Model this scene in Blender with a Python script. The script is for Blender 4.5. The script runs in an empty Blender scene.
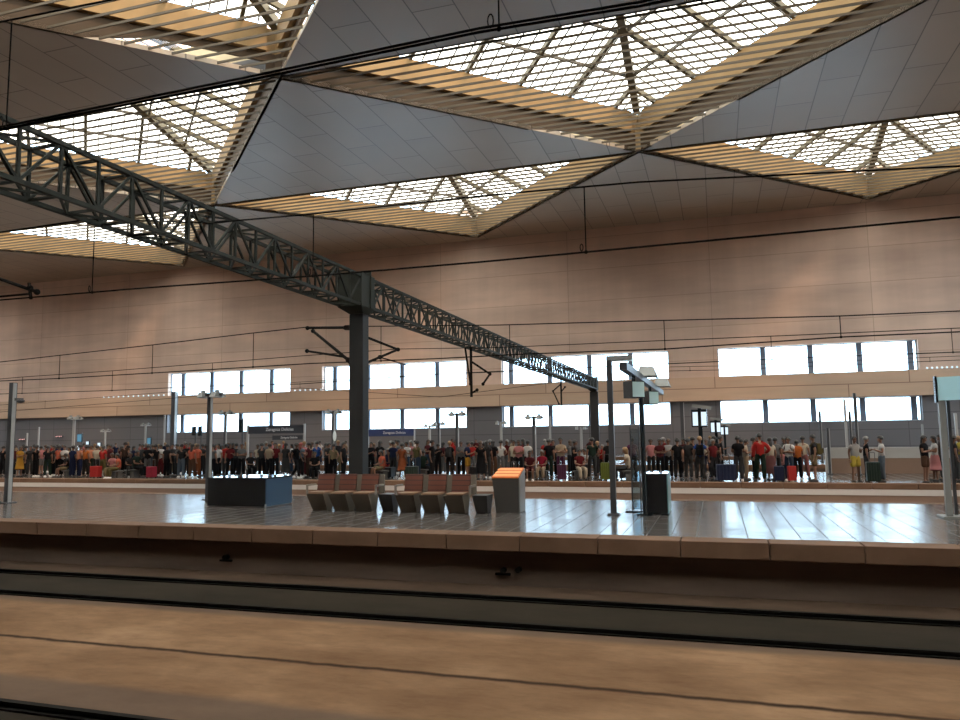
import bpy, math, random
from mathutils import Vector, Matrix

SC = bpy.context.scene
COL = SC.collection
random.seed(7)

# ------------------------------------------------------------------ camera
F_PX = 740.78
YAW, PITCH, ROLL = math.radians(-17.5927), math.radians(5.8044), math.radians(-0.7758)
EYE = Vector((0, 0, 2.55))
_f = Vector((math.sin(YAW)*math.cos(PITCH), math.cos(YAW)*math.cos(PITCH), math.sin(PITCH)))
_r = Vector((math.cos(YAW), -math.sin(YAW), 0))
_u = _r.cross(_f)
_r, _u = (math.cos(ROLL)*_r + math.sin(ROLL)*_u), (-math.sin(ROLL)*_r + math.cos(ROLL)*_u)
cam_data = bpy.data.cameras.new('camera')
cam_data.sensor_width = 36
cam_data.lens = F_PX/960*36
cam_data.clip_end = 600
cam = bpy.data.objects.new('camera', cam_data)
COL.objects.link(cam)
cam.matrix_world = Matrix(((_r.x, _u.x, -_f.x, EYE.x), (_r.y, _u.y, -_f.y, EYE.y), (_r.z, _u.z, -_f.z, EYE.z), (0, 0, 0, 1)))
SC.camera = cam

# ------------------------------------------------------------------ sky, sun, exposure
SKY = 10.5
w = bpy.data.worlds.new('sky')
SC.world = w
w.use_nodes = True
bg = w.node_tree.nodes['Background']
bg.inputs['Color'].default_value = (0.58, 0.81, 1.0, 1)
bg.inputs['Strength'].default_value = SKY
sun_d = bpy.data.lights.new('sun', 'SUN')
sun_d.energy = 3.6
sun_d.color = (1.0, 0.90, 0.74)
sun_d.angle = math.radians(9)
sun = bpy.data.objects.new('sun', sun_d)
COL.objects.link(sun)
sun.rotation_euler = (Vector((-0.70, 0.38, -0.9))).to_track_quat('-Z', 'Y').to_euler()
SC.view_settings.view_transform = 'Standard'
SC.view_settings.look = 'None'
SC.view_settings.exposure = 0.0
SC.view_settings.gamma = 1
SC.view_settings.use_curve_mapping = False
try:
    SC.cycles.use_denoising = True
    SC.cycles.max_bounces = 8
    SC.cycles.diffuse_bounces = 4
    SC.cycles.transparent_max_bounces = 12
    SC.cycles.sample_clamp_indirect = 6
    SC.cycles.caustics_reflective = False
    SC.cycles.caustics_refractive = False
except Exception:
    pass

# ------------------------------------------------------------------ geometry of the picture
def ray(x, y):
    return _r*((x-480)/F_PX) + _u*(-(y-360)/F_PX) + _f
def atZ(x, y, z):
    d = ray(x, y); return EYE + d*((z-EYE.z)/d.z)
def atY(x, y, Y):
    d = ray(x, y); return EYE + d*(Y/d.y)
def atX(x, y, X):
    d = ray(x, y); return EYE + d*(X/d.x)

# ------------------------------------------------------------------ materials
def mat(name, col, rough=0.6, metal=0.0, spec=0.5, emit=None, estr=1.0):
    m = bpy.data.materials.new(name); m.use_nodes = True
    b = m.node_tree.nodes['Principled BSDF']
    b.inputs['Base Color'].default_value = (*col, 1)
    b.inputs['Roughness'].default_value = rough
    b.inputs['Metallic'].default_value = metal
    b.inputs['Specular IOR Level'].default_value = spec
    if emit:
        b.inputs['Emission Color'].default_value = (*emit, 1)
        b.inputs['Emission Strength'].default_value = estr
    return m
class NT:
    def __init__(s, m):
        s.t = m.node_tree; s.b = s.t.nodes['Principled BSDF']
    def n(s, typ, **kw):
        x = s.t.nodes.new(typ)
        for k, v in kw.items():
            if k in x.inputs: x.inputs[k].default_value = v
            else: setattr(x, k, v)
        return x
    def l(s, a, b): s.t.links.new(a, b)
    def pos(s, scale=(1, 1, 1)):
        g = s.n('ShaderNodeNewGeometry'); mp = s.n('ShaderNodeMapping')
        mp.inputs['Scale'].default_value = scale
        s.l(g.outputs['Position'], mp.inputs['Vector']); return mp.outputs['Vector']
    def noise(s, vec, scale, detail=4, rough=0.55):
        x = s.n('ShaderNodeTexNoise'); x.inputs['Scale'].default_value = scale
        x.inputs['Detail'].default_value = detail; x.inputs['Roughness'].default_value = rough
        s.l(vec, x.inputs['Vector']); return x.outputs['Fac']
    def ramp(s, fac, stops):
        r = s.n('ShaderNodeValToRGB'); e = r.color_ramp.elements
        while len(e) < len(stops): e.new(0.5)
        for k, (p, c) in enumerate(stops):
            e[k].position = p; e[k].color = (*c, 1) if len(c) == 3 else c
        s.l(fac, r.inputs['Fac']); return r.outputs['Color']
    def mix(s, a, b, fac, mode='MIX'):
        x = s.n('ShaderNodeMix', data_type='RGBA', blend_type=mode)
        for sock, v in ((x.inputs[6], a), (x.inputs[7], b), (x.inputs[0], fac)):
            if isinstance(v, (int, float)): sock.default_value = v
            elif isinstance(v, tuple): sock.default_value = (*v, 1)
            else: s.l(v, sock)
        return x.outputs[2]
    def math(s, op, a, b=None):
        x = s.n('ShaderNodeMath', operation=op)
        for k, v in enumerate((a, b)):
            if v is None: continue
            if isinstance(v, (int, float)): x.inputs[k].default_value = v
            else: s.l(v, x.inputs[k])
        return x.outputs[0]
    def sep(s, vec):
        x = s.n('ShaderNodeSeparateXYZ'); s.l(vec, x.inputs[0]); return x.outputs
    def comb(s, a, b, c=0.0):
        x = s.n('ShaderNodeCombineXYZ')
        for k, v in enumerate((a, b, c)):
            if isinstance(v, (int, float)): x.inputs[k].default_value = v
            else: s.l(v, x.inputs[k])
        return x.outputs[0]
    def color(s, c): s.l(c, s.b.inputs['Base Color'])
    def bump(s, h, strength=0.2, dist=0.02):
        x = s.n('ShaderNodeBump'); x.inputs['Strength'].default_value = strength
        x.inputs['Distance'].default_value = dist
        s.l(h, x.inputs['Height']); s.l(x.outputs[0], s.b.inputs['Normal'])
def brick(t, vec, w_, h_, c1, c2, mortar, msize=0.01, offset=0.5, bias=0.0):
    b = t.n('ShaderNodeTexBrick', offset=offset)
    b.inputs['Scale'].default_value = 1; b.inputs['Brick Width'].default_value = w_
    b.inputs['Row Height'].default_value = h_; b.inputs['Mortar Size'].default_value = msize
    b.inputs['Color1'].default_value = (*c1, 1); b.inputs['Color2'].default_value = (*c2, 1)
    b.inputs['Mortar'].default_value = (*mortar, 1); b.inputs['Bias'].default_value = bias
    t.l(vec, b.inputs['Vector']); return b.outputs['Color']

M = {}
# far concrete wall: big cast panels, faint courses, water streaks
m = M['wall'] = mat('tan_concrete', (.5, .36, .28), .75, spec=.25); t = NT(m)
p = t.pos(); x, y, z = t.sep(p)
c = brick(t, t.comb(x, z), 12.4, 2.9, (.71, .515, .41), (.66, .475, .375), (.53, .37, .285), .03, 0.0)
n1 = t.noise(t.pos((.09, .09, .45)), 1.0, 6)
c = t.mix(c, t.ramp(n1, [(.3, (.72, .70, .70)), (.7, (1.12, 1.1, 1.08))]), .8, 'MULTIPLY')
n2 = t.noise(t.pos((.5, .5, .03)), 1.0, 3)
c = t.mix(c, t.ramp(n2, [(.35, (.86, .85, .86)), (.65, (1.05, 1.05, 1.05))]), .7, 'MULTIPLY')
t.color(c)
m = M['band'] = mat('wood_toned_band', (.55, .33, .20), .6, spec=.3); t = NT(m)
x, y, z = t.sep(t.pos())
c = brick(t, t.comb(x, t.math('ADD', z, -5.2)), 14.6, 1.05, (.59, .40, .28), (.54, .36, .25), (.27, .16, .11), .035, 0.3)
c = t.mix(c, t.ramp(t.noise(t.pos((.2, .2, 1.5)), 1.0, 4), [(.3, (.85, .85, .85)), (.7, (1.06, 1.06, 1.06))]), .7, 'MULTIPLY')
t.color(c)
m = M['lowwall'] = mat('grey_wall_cladding', (.17, .15, .15), .6, spec=.3); t = NT(m)
x, y, z = t.sep(t.pos())
c = brick(t, t.comb(x, z), 3.6, 1.3, (.15, .137, .14), (.135, .125, .13), (.09, .08, .085), .03, 0.0)
t.color(c)
M['plain_wall'] = mat('plain_tan_wall', (.45, .33, .26), .8, spec=.2)
# ceiling soffit
m = M['soffit'] = mat('ceiling_panel', (.3, .28, .27), .42, spec=.5); t = NT(m)
x, y, z = t.sep(t.pos())
c = brick(t, t.comb(y, x), 5.2, 2.0, (.43, .34, .255), (.39, .305, .228), (.15, .115, .085), .03, 0.5)
c = t.mix(c, t.ramp(t.noise(t.pos((.12, .12, .12)), 1.0, 3), [(.3, (.88, .87, .86)), (.7, (1.06, 1.06, 1.06))]), .8, 'MULTIPLY')
t.color(c)
# skylight lining and steel; lining tones paint its sunlit and shaded halves
m = M['gold'] = mat('sunlit_lining', (.5, .36, .2), .6, spec=.2); t = NT(m)
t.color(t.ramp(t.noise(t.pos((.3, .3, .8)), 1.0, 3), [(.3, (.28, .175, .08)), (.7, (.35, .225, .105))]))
M['reveal'] = mat('shaded_lining', (.07, .043, .024), .6, spec=.2)
M['slat'] = mat('louver_slat', (.095, .07, .042), .5, spec=.3)
M['rafter'] = mat('olive_steel', (.15, .13, .085), .5, spec=.3)
M['bar'] = mat('glazing_bar', (.12, .11, .095), .5, spec=.3)
def glassmat(name, tint, gl=.06, rough=.02):
    m = bpy.data.materials.new(name); m.use_nodes = True; nt = m.node_tree
    nt.nodes.clear()
    o = nt.nodes.new('ShaderNodeOutputMaterial'); tr = nt.nodes.new('ShaderNodeBsdfTransparent')
    g = nt.nodes.new('ShaderNodeBsdfGlossy'); mx = nt.nodes.new('ShaderNodeMixShader')
    tr.inputs[0].default_value = (*tint, 1); g.inputs['Roughness'].default_value = rough
    mx.inputs[0].default_value = gl
    nt.links.new(tr.outputs[0], mx.inputs[1]); nt.links.new(g.outputs[0], mx.inputs[2]); nt.links.new(mx.outputs[0], o.inputs[0])
    return m
M['glass'] = glassmat('clear_glass', (.97, .99, 1.0))
M['skyglass'] = glassmat('translucent_roof_glass', (.80, .58, .43), .05, .1)
M['screenglass'] = glassmat('tinted_glass', (.62, .74, .80), .12)
M['mullion'] = mat('blue_grey_mullion', (.13, .16, .22), .5)
M['frame'] = mat('window_frame', (.38, .42, .46), .5)
# polished platform floor: dark stone tiles
m = M['floor'] = mat('polished_stone_floor', (.1, .1, .1), .16, spec=1.0); t = NT(m)
x, y, z = t.sep(t.pos())
c = brick(t, t.comb(y, x), .9, .42, (.085, .072, .066), (.068, .058, .053), (.02, .018, .016), .008, 0.5)
n = t.noise(t.pos((1, 1, 1)), .55, 5)
c = t.mix(c, t.ramp(n, [(.3, (.8, .8, .8)), (.7, (1.2, 1.2, 1.2))]), .8, 'MULTIPLY')
t.color(c)
rr = brick(t, t.comb(y, x), .9, .42, (.155, .155, .155), (.20, .20, .20), (.45, .45, .45), .009, 0.5)
rr2 = t.mix(rr, t.ramp(t.noise(t.pos((1, 1, 1)), .8, 4), [(.35, (.0, .0, .0)), (.75, (.05, .05, .05))]), 1.0, 'ADD')
t.l(rr2, t.b.inputs['Roughness']); pass
nb = t.noise(t.pos((.5, .5, .5)), 1.0, 2)
t.bump(nb, .03, .05)
# coping stone
m = M['coping'] = mat('sandstone_coping', (.42, .29, .21), .75, spec=.2); t = NT(m)
n = t.noise(t.pos((1.2, 1.2, 1.2)), 1.0, 6)
t.color(t.ramp(n, [(.25, (.105, .057, .034)), (.75, (.165, .094, .059))]))
M['brownface'] = mat('brown_platform_face', (.22, .14, .105), .8, spec=.15)
M['strip'] = mat('pale_grey_concrete_strip', (.52, .47, .44), .55, spec=.4)
m = M['pface'] = mat('stained_platform_concrete', (.2, .15, .12), .85, spec=.15); t = NT(m)
n = t.noise(t.pos((.35, .35, 2.0)), 1.0, 6)
t.color(t.ramp(n, [(.3, (.085, .06, .047)), (.7, (.155, .11, .085))]))
# track slab: tan worn concrete, darker beside and between the rails
m = M['slab'] = mat('track_slab_concrete', (.4, .28, .19), .9, spec=.06); t = NT(m)
x, y, z = t.sep(t.pos())
wob = t.math('MULTIPLY', t.math('SUBTRACT', t.noise(t.pos((.4, .4, .4)), 1.0, 3), .5), .22)
yw = t.math('ADD', y, wob)
n = t.noise(t.pos((.55, 1.0, 1)), 1.0, 7, .62)
tan = t.ramp(n, [(.2, (.095, .051, .027)), (.5, (.15, .087, .048)), (.8, (.225, .138, .081))])
blot = t.noise(t.pos((.35, .18, 1)), 1.0, 2)
tan = t.mix(tan, t.ramp(t.noise(t.pos((2.2, 5.0, 1)), 1.0, 8, .7), [(.36, (.70, .66, .62)), (.5, (1, 1, 1)), (.66, (1.22, 1.2, 1.16))]), .42, 'MULTIPLY')
tan = t.mix(tan, t.ramp(blot, [(.42, (.86, .83, .80)), (.56, (1.08, 1.07, 1.05))]), .9, 'MULTIPLY')
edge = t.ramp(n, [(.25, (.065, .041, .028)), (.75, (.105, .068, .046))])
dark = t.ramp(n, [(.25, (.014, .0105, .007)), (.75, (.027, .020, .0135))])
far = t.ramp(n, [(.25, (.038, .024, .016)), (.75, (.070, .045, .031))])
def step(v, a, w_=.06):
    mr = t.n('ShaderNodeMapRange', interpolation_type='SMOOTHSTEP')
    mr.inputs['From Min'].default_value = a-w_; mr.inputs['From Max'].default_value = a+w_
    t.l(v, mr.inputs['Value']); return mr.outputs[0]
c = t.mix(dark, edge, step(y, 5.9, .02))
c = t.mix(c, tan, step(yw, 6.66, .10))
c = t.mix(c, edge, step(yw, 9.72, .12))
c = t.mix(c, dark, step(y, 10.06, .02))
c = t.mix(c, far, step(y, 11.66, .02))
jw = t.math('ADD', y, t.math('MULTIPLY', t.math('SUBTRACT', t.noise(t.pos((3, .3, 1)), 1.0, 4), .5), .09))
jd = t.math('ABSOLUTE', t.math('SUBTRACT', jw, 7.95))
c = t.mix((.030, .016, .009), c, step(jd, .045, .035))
t.color(c); t.bump(n, .25, .02)
M['rail'] = mat('dark_rail_steel', (.008, .007, .006), .8, spec=.05)
M['railtop'] = mat('worn_rail_top', (.30, .27, .24), .35, .6)
M['gantry'] = mat('dark_green_grey_steel', (.020, .021, .016), .6, spec=.2)
M['column'] = mat('charcoal_column', (.022, .021, .021), .6, spec=.25)
M['insul'] = mat('brown_insulator', (.05, .03, .025), .35)
M['wire'] = mat('dark_wire', (.010, .008, .007), .9, spec=.05)

# ------------------------------------------------------------------ mesh helpers
class MB:
    def __init__(s): s.v = []; s.f = []; s.mi = []
    def add(s, vs, fs, mi=0):
        k = len(s.v); s.v += [tuple(v) for v in vs]; s.f += [tuple(i+k for i in f) for f in fs]; s.mi += [mi]*len(fs); return s
    def box(s, x0, x1, y0, y1, z0, z1, mi=0):
        return s.add([(x0,y0,z0),(x1,y0,z0),(x1,y1,z0),(x0,y1,z0),(x0,y0,z1),(x1,y0,z1),(x1,y1,z1),(x0,y1,z1)],
              [(0,3,2,1),(4,5,6,7),(0,1,5,4),(1,2,6,5),(2,3,7,6),(3,0,4,7)], mi)
    def hexa(s, vs, mi=0):   # eight corners: bottom ring then top ring
        return s.add(vs, [(0,3,2,1),(4,5,6,7),(0,1,5,4),(1,2,6,5),(2,3,7,6),(3,0,4,7)], mi)
    def bar(s, a, b, w, h=None, up=(0,0,1), mi=0):
        a = Vector(a); b = Vector(b); h = h or w; d = (b-a).normalized(); u = Vector(up)
        if abs(d.dot(u)) > .98: u = Vector((0,1,0))
        r = d.cross(u).normalized()*(w/2); u = r.cross(d).normalized()*(h/2)
        return s.hexa([a-r-u, a+r-u, b+r-u, b-r-u, a-r+u, a+r+u, b+r+u, b-r+u], mi)
    def tube(s, a, b, r, r2=None, n=8, mi=0):
        a = Vector(a); b = Vector(b); r2 = r if r2 is None else r2; d = (b-a).normalized()
        u = Vector((0,0,1)) if abs(d.z) < .95 else Vector((1,0,0))
        p = d.cross(u).normalized(); q = p.cross(d)
        vs = [a+(p*math.cos(i*2*math.pi/n)+q*math.sin(i*2*math.pi/n))*r for i in range(n)] + \
             [b+(p*math.cos(i*2*math.pi/n)+q*math.sin(i*2*math.pi/n))*r2 for i in range(n)]
        fs = [(i, (i+1) % n, (i+1) % n+n, i+n) for i in range(n)] + [tuple(range(n-1, -1, -1)), tuple(range(n, 2*n))]
        return s.add(vs, fs, mi)
    def path(s, pts, r, n=6):
        for a, b in zip(pts, pts[1:]): s.tube(a, b, r, n=n)
        return s
    def prism(s, poly, z0, z1, mi=0):
        n = len(poly); vs = [(x, y, z0) for x, y in poly]+[(x, y, z1) for x, y in poly]
        fs = [tuple(range(n-1, -1, -1)), tuple(range(n, 2*n))]+[(i, (i+1) % n, (i+1) % n+n, i+n) for i in range(n)]
        return s.add(vs, fs, mi)
    def ball(s, c, rx, ry=None, rz=None, n=10, m_=6, mi=0):
        ry = ry or rx; rz = rz or rx; c = Vector(c); vs = [c+Vector((0,0,-rz))]
        for j in range(1, m_):
            th = -math.pi/2+math.pi*j/m_
            for i in range(n):
                ph = 2*math.pi*i/n
                vs.append(c+Vector((rx*math.cos(th)*math.cos(ph), ry*math.cos(th)*math.sin(ph), rz*math.sin(th))))
        vs.append(c+Vector((0,0,rz))); L = len(vs)-1; fs = []
        for i in range(n):
            fs.append((0, 1+(i+1) % n, 1+i)); fs.append((L, L-n+i, L-n+(i+1) % n))
            for j in range(m_-2):
                a = 1+j*n; fs.append((a+i, a+(i+1) % n, a+n+(i+1) % n, a+n+i))
        return s.add(vs, fs, mi)
    def mesh(s, name, ms, smooth=False):
        me = bpy.data.meshes.new(name); me.from_pydata(s.v, [], s.f)
        for m_ in (ms if isinstance(ms, (list, tuple)) else [ms]): me.materials.append(m_)
        if any(s.mi): me.polygons.foreach_set('material_index', s.mi)
        if smooth: me.polygons.foreach_set('use_smooth', [True]*len(s.f))
        me.update(); return me
    def build(s, name, ms, parent=None, loc=(0,0,0), smooth=False, bevel=0):
        o = bpy.data.objects.new(name, s.mesh(name, ms, smooth)); COL.objects.link(o)
        o.location = loc
        if parent: o.parent = parent
        if bevel:
            b = o.modifiers.new('bevel', 'BEVEL'); b.width = bevel; b.segments = 2; b.limit_method = 'ANGLE'
        return o
def tag(o, label=None, cat=None, group=None, kind=None):
    if label: o['label'] = label
    if cat: o['category'] = cat
    if group: o['group'] = group
    if kind: o['kind'] = kind
    return o
def thing(name, label, cat, loc=(0,0,0), rz=0, group=None, kind=None):
    o = bpy.data.objects.new(name, None); COL.objects.link(o); o.empty_display_size = .2
    o.location = loc; o.rotation_euler = (0, 0, rz); return tag(o, label, cat, group, kind)
def struct(o, label, cat): return tag(o, label, cat, None, 'structure')
def copy_tree(o, parent=None):
    c = o.copy(); COL.objects.link(c)
    if parent: c.parent = parent
    for ch in list(o.children): copy_tree(ch, c)
    return c

# ------------------------------------------------------------------ tracks and platforms
XL, XR = -110.0, 70.0
YW = 66.0                 # far wall
ZC = 21.1                 # ceiling
PT = 0.76                 # platform top
o = MB().box(XL, XR, 2.5, 11.8, -.5, -.075).box(XL, XR, 11.8, 13.3, -.5, -.15).build('track_slab', M['slab']); struct(o, 'tan concrete track slab in the foreground', 'ground')
o = MB().box(XL, XR, -30, 2.95, -.5, PT).build('near_platform', M['floor']); struct(o, 'platform the picture is taken from', 'platform')
o = MB().box(XL, XR, 20.3, YW, -.6, -.2).build('far_track_bed', M['pface']); struct(o, 'track bed beyond the first platform', 'ground')
def rail(Y, label, z=0.0):
    b = MB().box(XL, XR, Y-.035, Y+.035, z-.03, z, 0)
    b.box(XL, XR, Y-.012, Y+.012, z-.14, z-.03).box(XL, XR, Y-.07, Y+.07, z-.17, z-.055)
    o = b.build('rail', M['rail']); struct(o, label, 'rail')
rail(4.25, 'nearest rail, below the camera'); rail(5.85, 'dark rail at the bottom left corner')
rail(10.06, 'nearer dark rail of the track beside the platform'); rail(11.66, 'farther dark rail, close under the platform face')
for Y in (22.6, 24.2, 25.0, 26.6, 37.6, 39.2, 52.6, 54.2): rail(Y, 'rail between the far platforms', -.05)
def coping(name, y0, y1, ztop, zbot, L, label, x0=-60, x1=34):
    b = MB(); x = x0
    while x < x1:
        b.box(x+.009, x+L-.009, y0, y1, zbot, ztop); x += L
    o = b.build(name, M['coping'], bevel=.012); struct(o, label, 'platform edge')
def platform(y0, y1, label, first=False):
    o = MB().box(XL, XR, y0+.5, y1-.35, -.3, PT).build('platform_floor', M['floor']); struct(o, label, 'platform')
    coping('platform_edge', y0, y0+.52, PT+.004, PT-(.27 if first else .19), 1.38, 'sandstone edge slabs of '+label)
    coping('platform_edge', y1-.37, y1, PT+.004, PT-.19, 1.38, 'far edge slabs of '+label)
platform(12.95, 20.85, 'the near island platform with benches', True)
platform(27.9, 35.8, 'the crowded platform behind')
platform(42.9, 50.8, 'the third platform')
platform(57.9, YW+.3, 'the platform along the far wall')
o = MB().box(XL, XR, 13.18, 13.4, -.3, PT-.275).build('platform_face', M['pface']); struct(o, 'dark stained face below the near platform edge', 'platform face')
o = MB().box(XL, XR, 27.93, 28.4, -.3, .37).build('platform_face', M['brownface']); struct(o, 'brown lower face of the crowded platform', 'platform face')
o = MB().box(XL, XR, 27.91, 28.4, .372, PT-.192).build('platform_face', M['strip']); struct(o, 'pale strip along the face of the crowded platform', 'platform face')
for yy in (43.0, 58.0):
    o = MB().box(XL, XR, yy, yy+.4, -.3, PT-.19).build('platform_face', M['pface']); struct(o, 'face of a far platform', 'platform face')

for (xa, ya), lab in (((227, 557), 'small dark pipe bracket on the platform face at left'), ((504, 570), 'pair of dark pipe stubs on the platform face near the middle')):
    p_ = atY(xa, ya, 13.16)
    root = thing('pipe_bracket', lab, 'pipe bracket', p_)
    MB().tube((0, .02, 0), (0, -.10, 0), .05, n=10).build('pipe_stub', M['rail'], root)
    if xa > 300: MB().tube((.28, .02, .02), (.28, -.10, .02), .05, n=10).build('pipe_stub', M['rail'], root)
    MB().box(-.16, .12, -.03, .02, -.09, -.05).build('bracket_plate', M['rail'], root)

# ------------------------------------------------------------------ far wall with its window bands
GR = [(-56.35, -41.3), (-37.6, -22.35), (-18.87, -3.75), (0.33, 15.45)]
WT = 0.7
def wall_row(b, z0, z1, y0, y1):
    xs = [XL]+[v for g in GR for v in g]+[XR]
    for k in range(0, len(xs), 2): b.box(xs[k], xs[k+1], y0, y1, z0, z1)
b = MB().box(XL, XR, YW, YW+WT, 9.66, ZC+3)
wall_row(b, 7.0, 9.66, YW, YW+WT)
struct(b.build('wall_far', M['wall']), 'tan concrete wall above the window band', 'wall')
b = MB().box(XL, XR, YW-.35, YW+WT, 5.2, 7.21)
struct(b.build('trim_1', M['band']), 'orange brown band between the two rows of windows', 'wall band')
b = MB().box(XL, XR, YW+.02, YW+WT, .2, 3.25); wall_row(b, 3.25, 5.2, YW+.02, YW+WT)
struct(b.build('wall_far_lower', M['lowwall']), 'dark grey lower wall behind the crowd', 'wall')
b = MB().box(XL, XR, -31, -30, -.5, ZC+3)  # unseen wall added to keep sky light from flooding in
struct(b.build('wall_near', M['plain_wall']), 'unseen wall added behind the camera to hold off sky light', 'wall')
struct(MB().box(XL-1, XL, -31, YW+2, -.6, ZC+3).build('wall_left', M['plain_wall']), 'wall at the left end of the hall', 'wall')
struct(MB().box(XR, XR+1, -31, YW+2, -.6, ZC+3).build('wall_right', M['plain_wall']), 'wall at the right end of the hall', 'wall')
MX = [(3.92+3.64*k)*(YW+.55)/YW for k in range(-17, 5)]
wn = 0
for (za, zb, rown) in ((7.21, 9.66, 'upper'), (3.25, 5.2, 'lower')):
    for gi, (xa, xb) in enumerate(GR):
        wn += 1
        root = thing('window_%d' % wn, '%s window, %s' % (rown, ['leftmost group', 'group left of centre, behind the column', 'group right of centre', 'rightmost group'][gi]), 'window', ((xa+xb)/2, YW+.55, za), kind='structure')
        cx = (xa+xb)/2; H_ = zb-za; W2 = (xb-xa)/2
        fr = MB(); e = .08
        fr.box(-W2-.0, W2, -.1, .1, 0, e).box(-W2, W2, -.1, .1, H_-e, H_).box(-W2, -W2+e, -.1, .1, e, H_-e).box(W2-e, W2, -.1, .1, e, H_-e)
        fr.build('window_frame', M['frame'], root)
        inner = [mx for mx in MX if xa+.6 < mx < xb-.3]
        for mx in inner:
            MB().box(mx-cx-.21, mx-cx+.21, -.14, .1, e, H_-e).build('mullion', M['mullion'], root)
        edges = [xa]+inner+[xb]
        for a, c_ in zip(edges, edges[1:]):
            MB().box(a-cx, c_-cx, -.012, .012, e, H_-e).build('pane', M['glass'], root)

# ------------------------------------------------------------------ ceiling of triangles with lantern skylights
AX, RY = 33.3, 16.62
def V(i, k):      # lattice point: row i (far row = 2), k counts along the tracks
    off = (-20.8, -4.15)[i % 2]
    return Vector((off+AX*k, 65.1-RY*(2-i), ZC))
b = MB()
ROWS = (-3, -2, -1, 0, 1)
SHUT = (-3,)  # unseen row closed off to cut light on the foreground
OPEN = []
for i in ROWS:
    for k in range(-4, 4):
        A, B = V(i, k), V(i, k+1)
        cx = (A.x+B.x)/2
        Ap = min((V(i+1, q) for q in range(-6, 7)), key=lambda v: abs(v.x-cx))
        if i in SHUT: b.prism([(A.x, A.y), (B.x, B.y), (Ap.x, Ap.y)], ZC, ZC+.25)
        else: OPEN.append((i, A, B, Ap))
        # the solid soffit triangle: near point A, far base left and right
        l = Vector((A.x-AX/2, A.y+RY, ZC)); r_ = Vector((A.x+AX/2, A.y+RY, ZC))
        b.prism([(A.x, A.y), (r_.x, r_.y), (l.x, l.y)], ZC, ZC+.25)
b.box(XL, XR, 65.1, YW+.2, ZC, ZC+.25)
b.box(XL, XR, -31, V(-3, 0).y, ZC, ZC+.25)
struct(b.build('ceiling', M['soffit']), 'grey ceiling of large triangular panels', 'ceiling')

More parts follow.
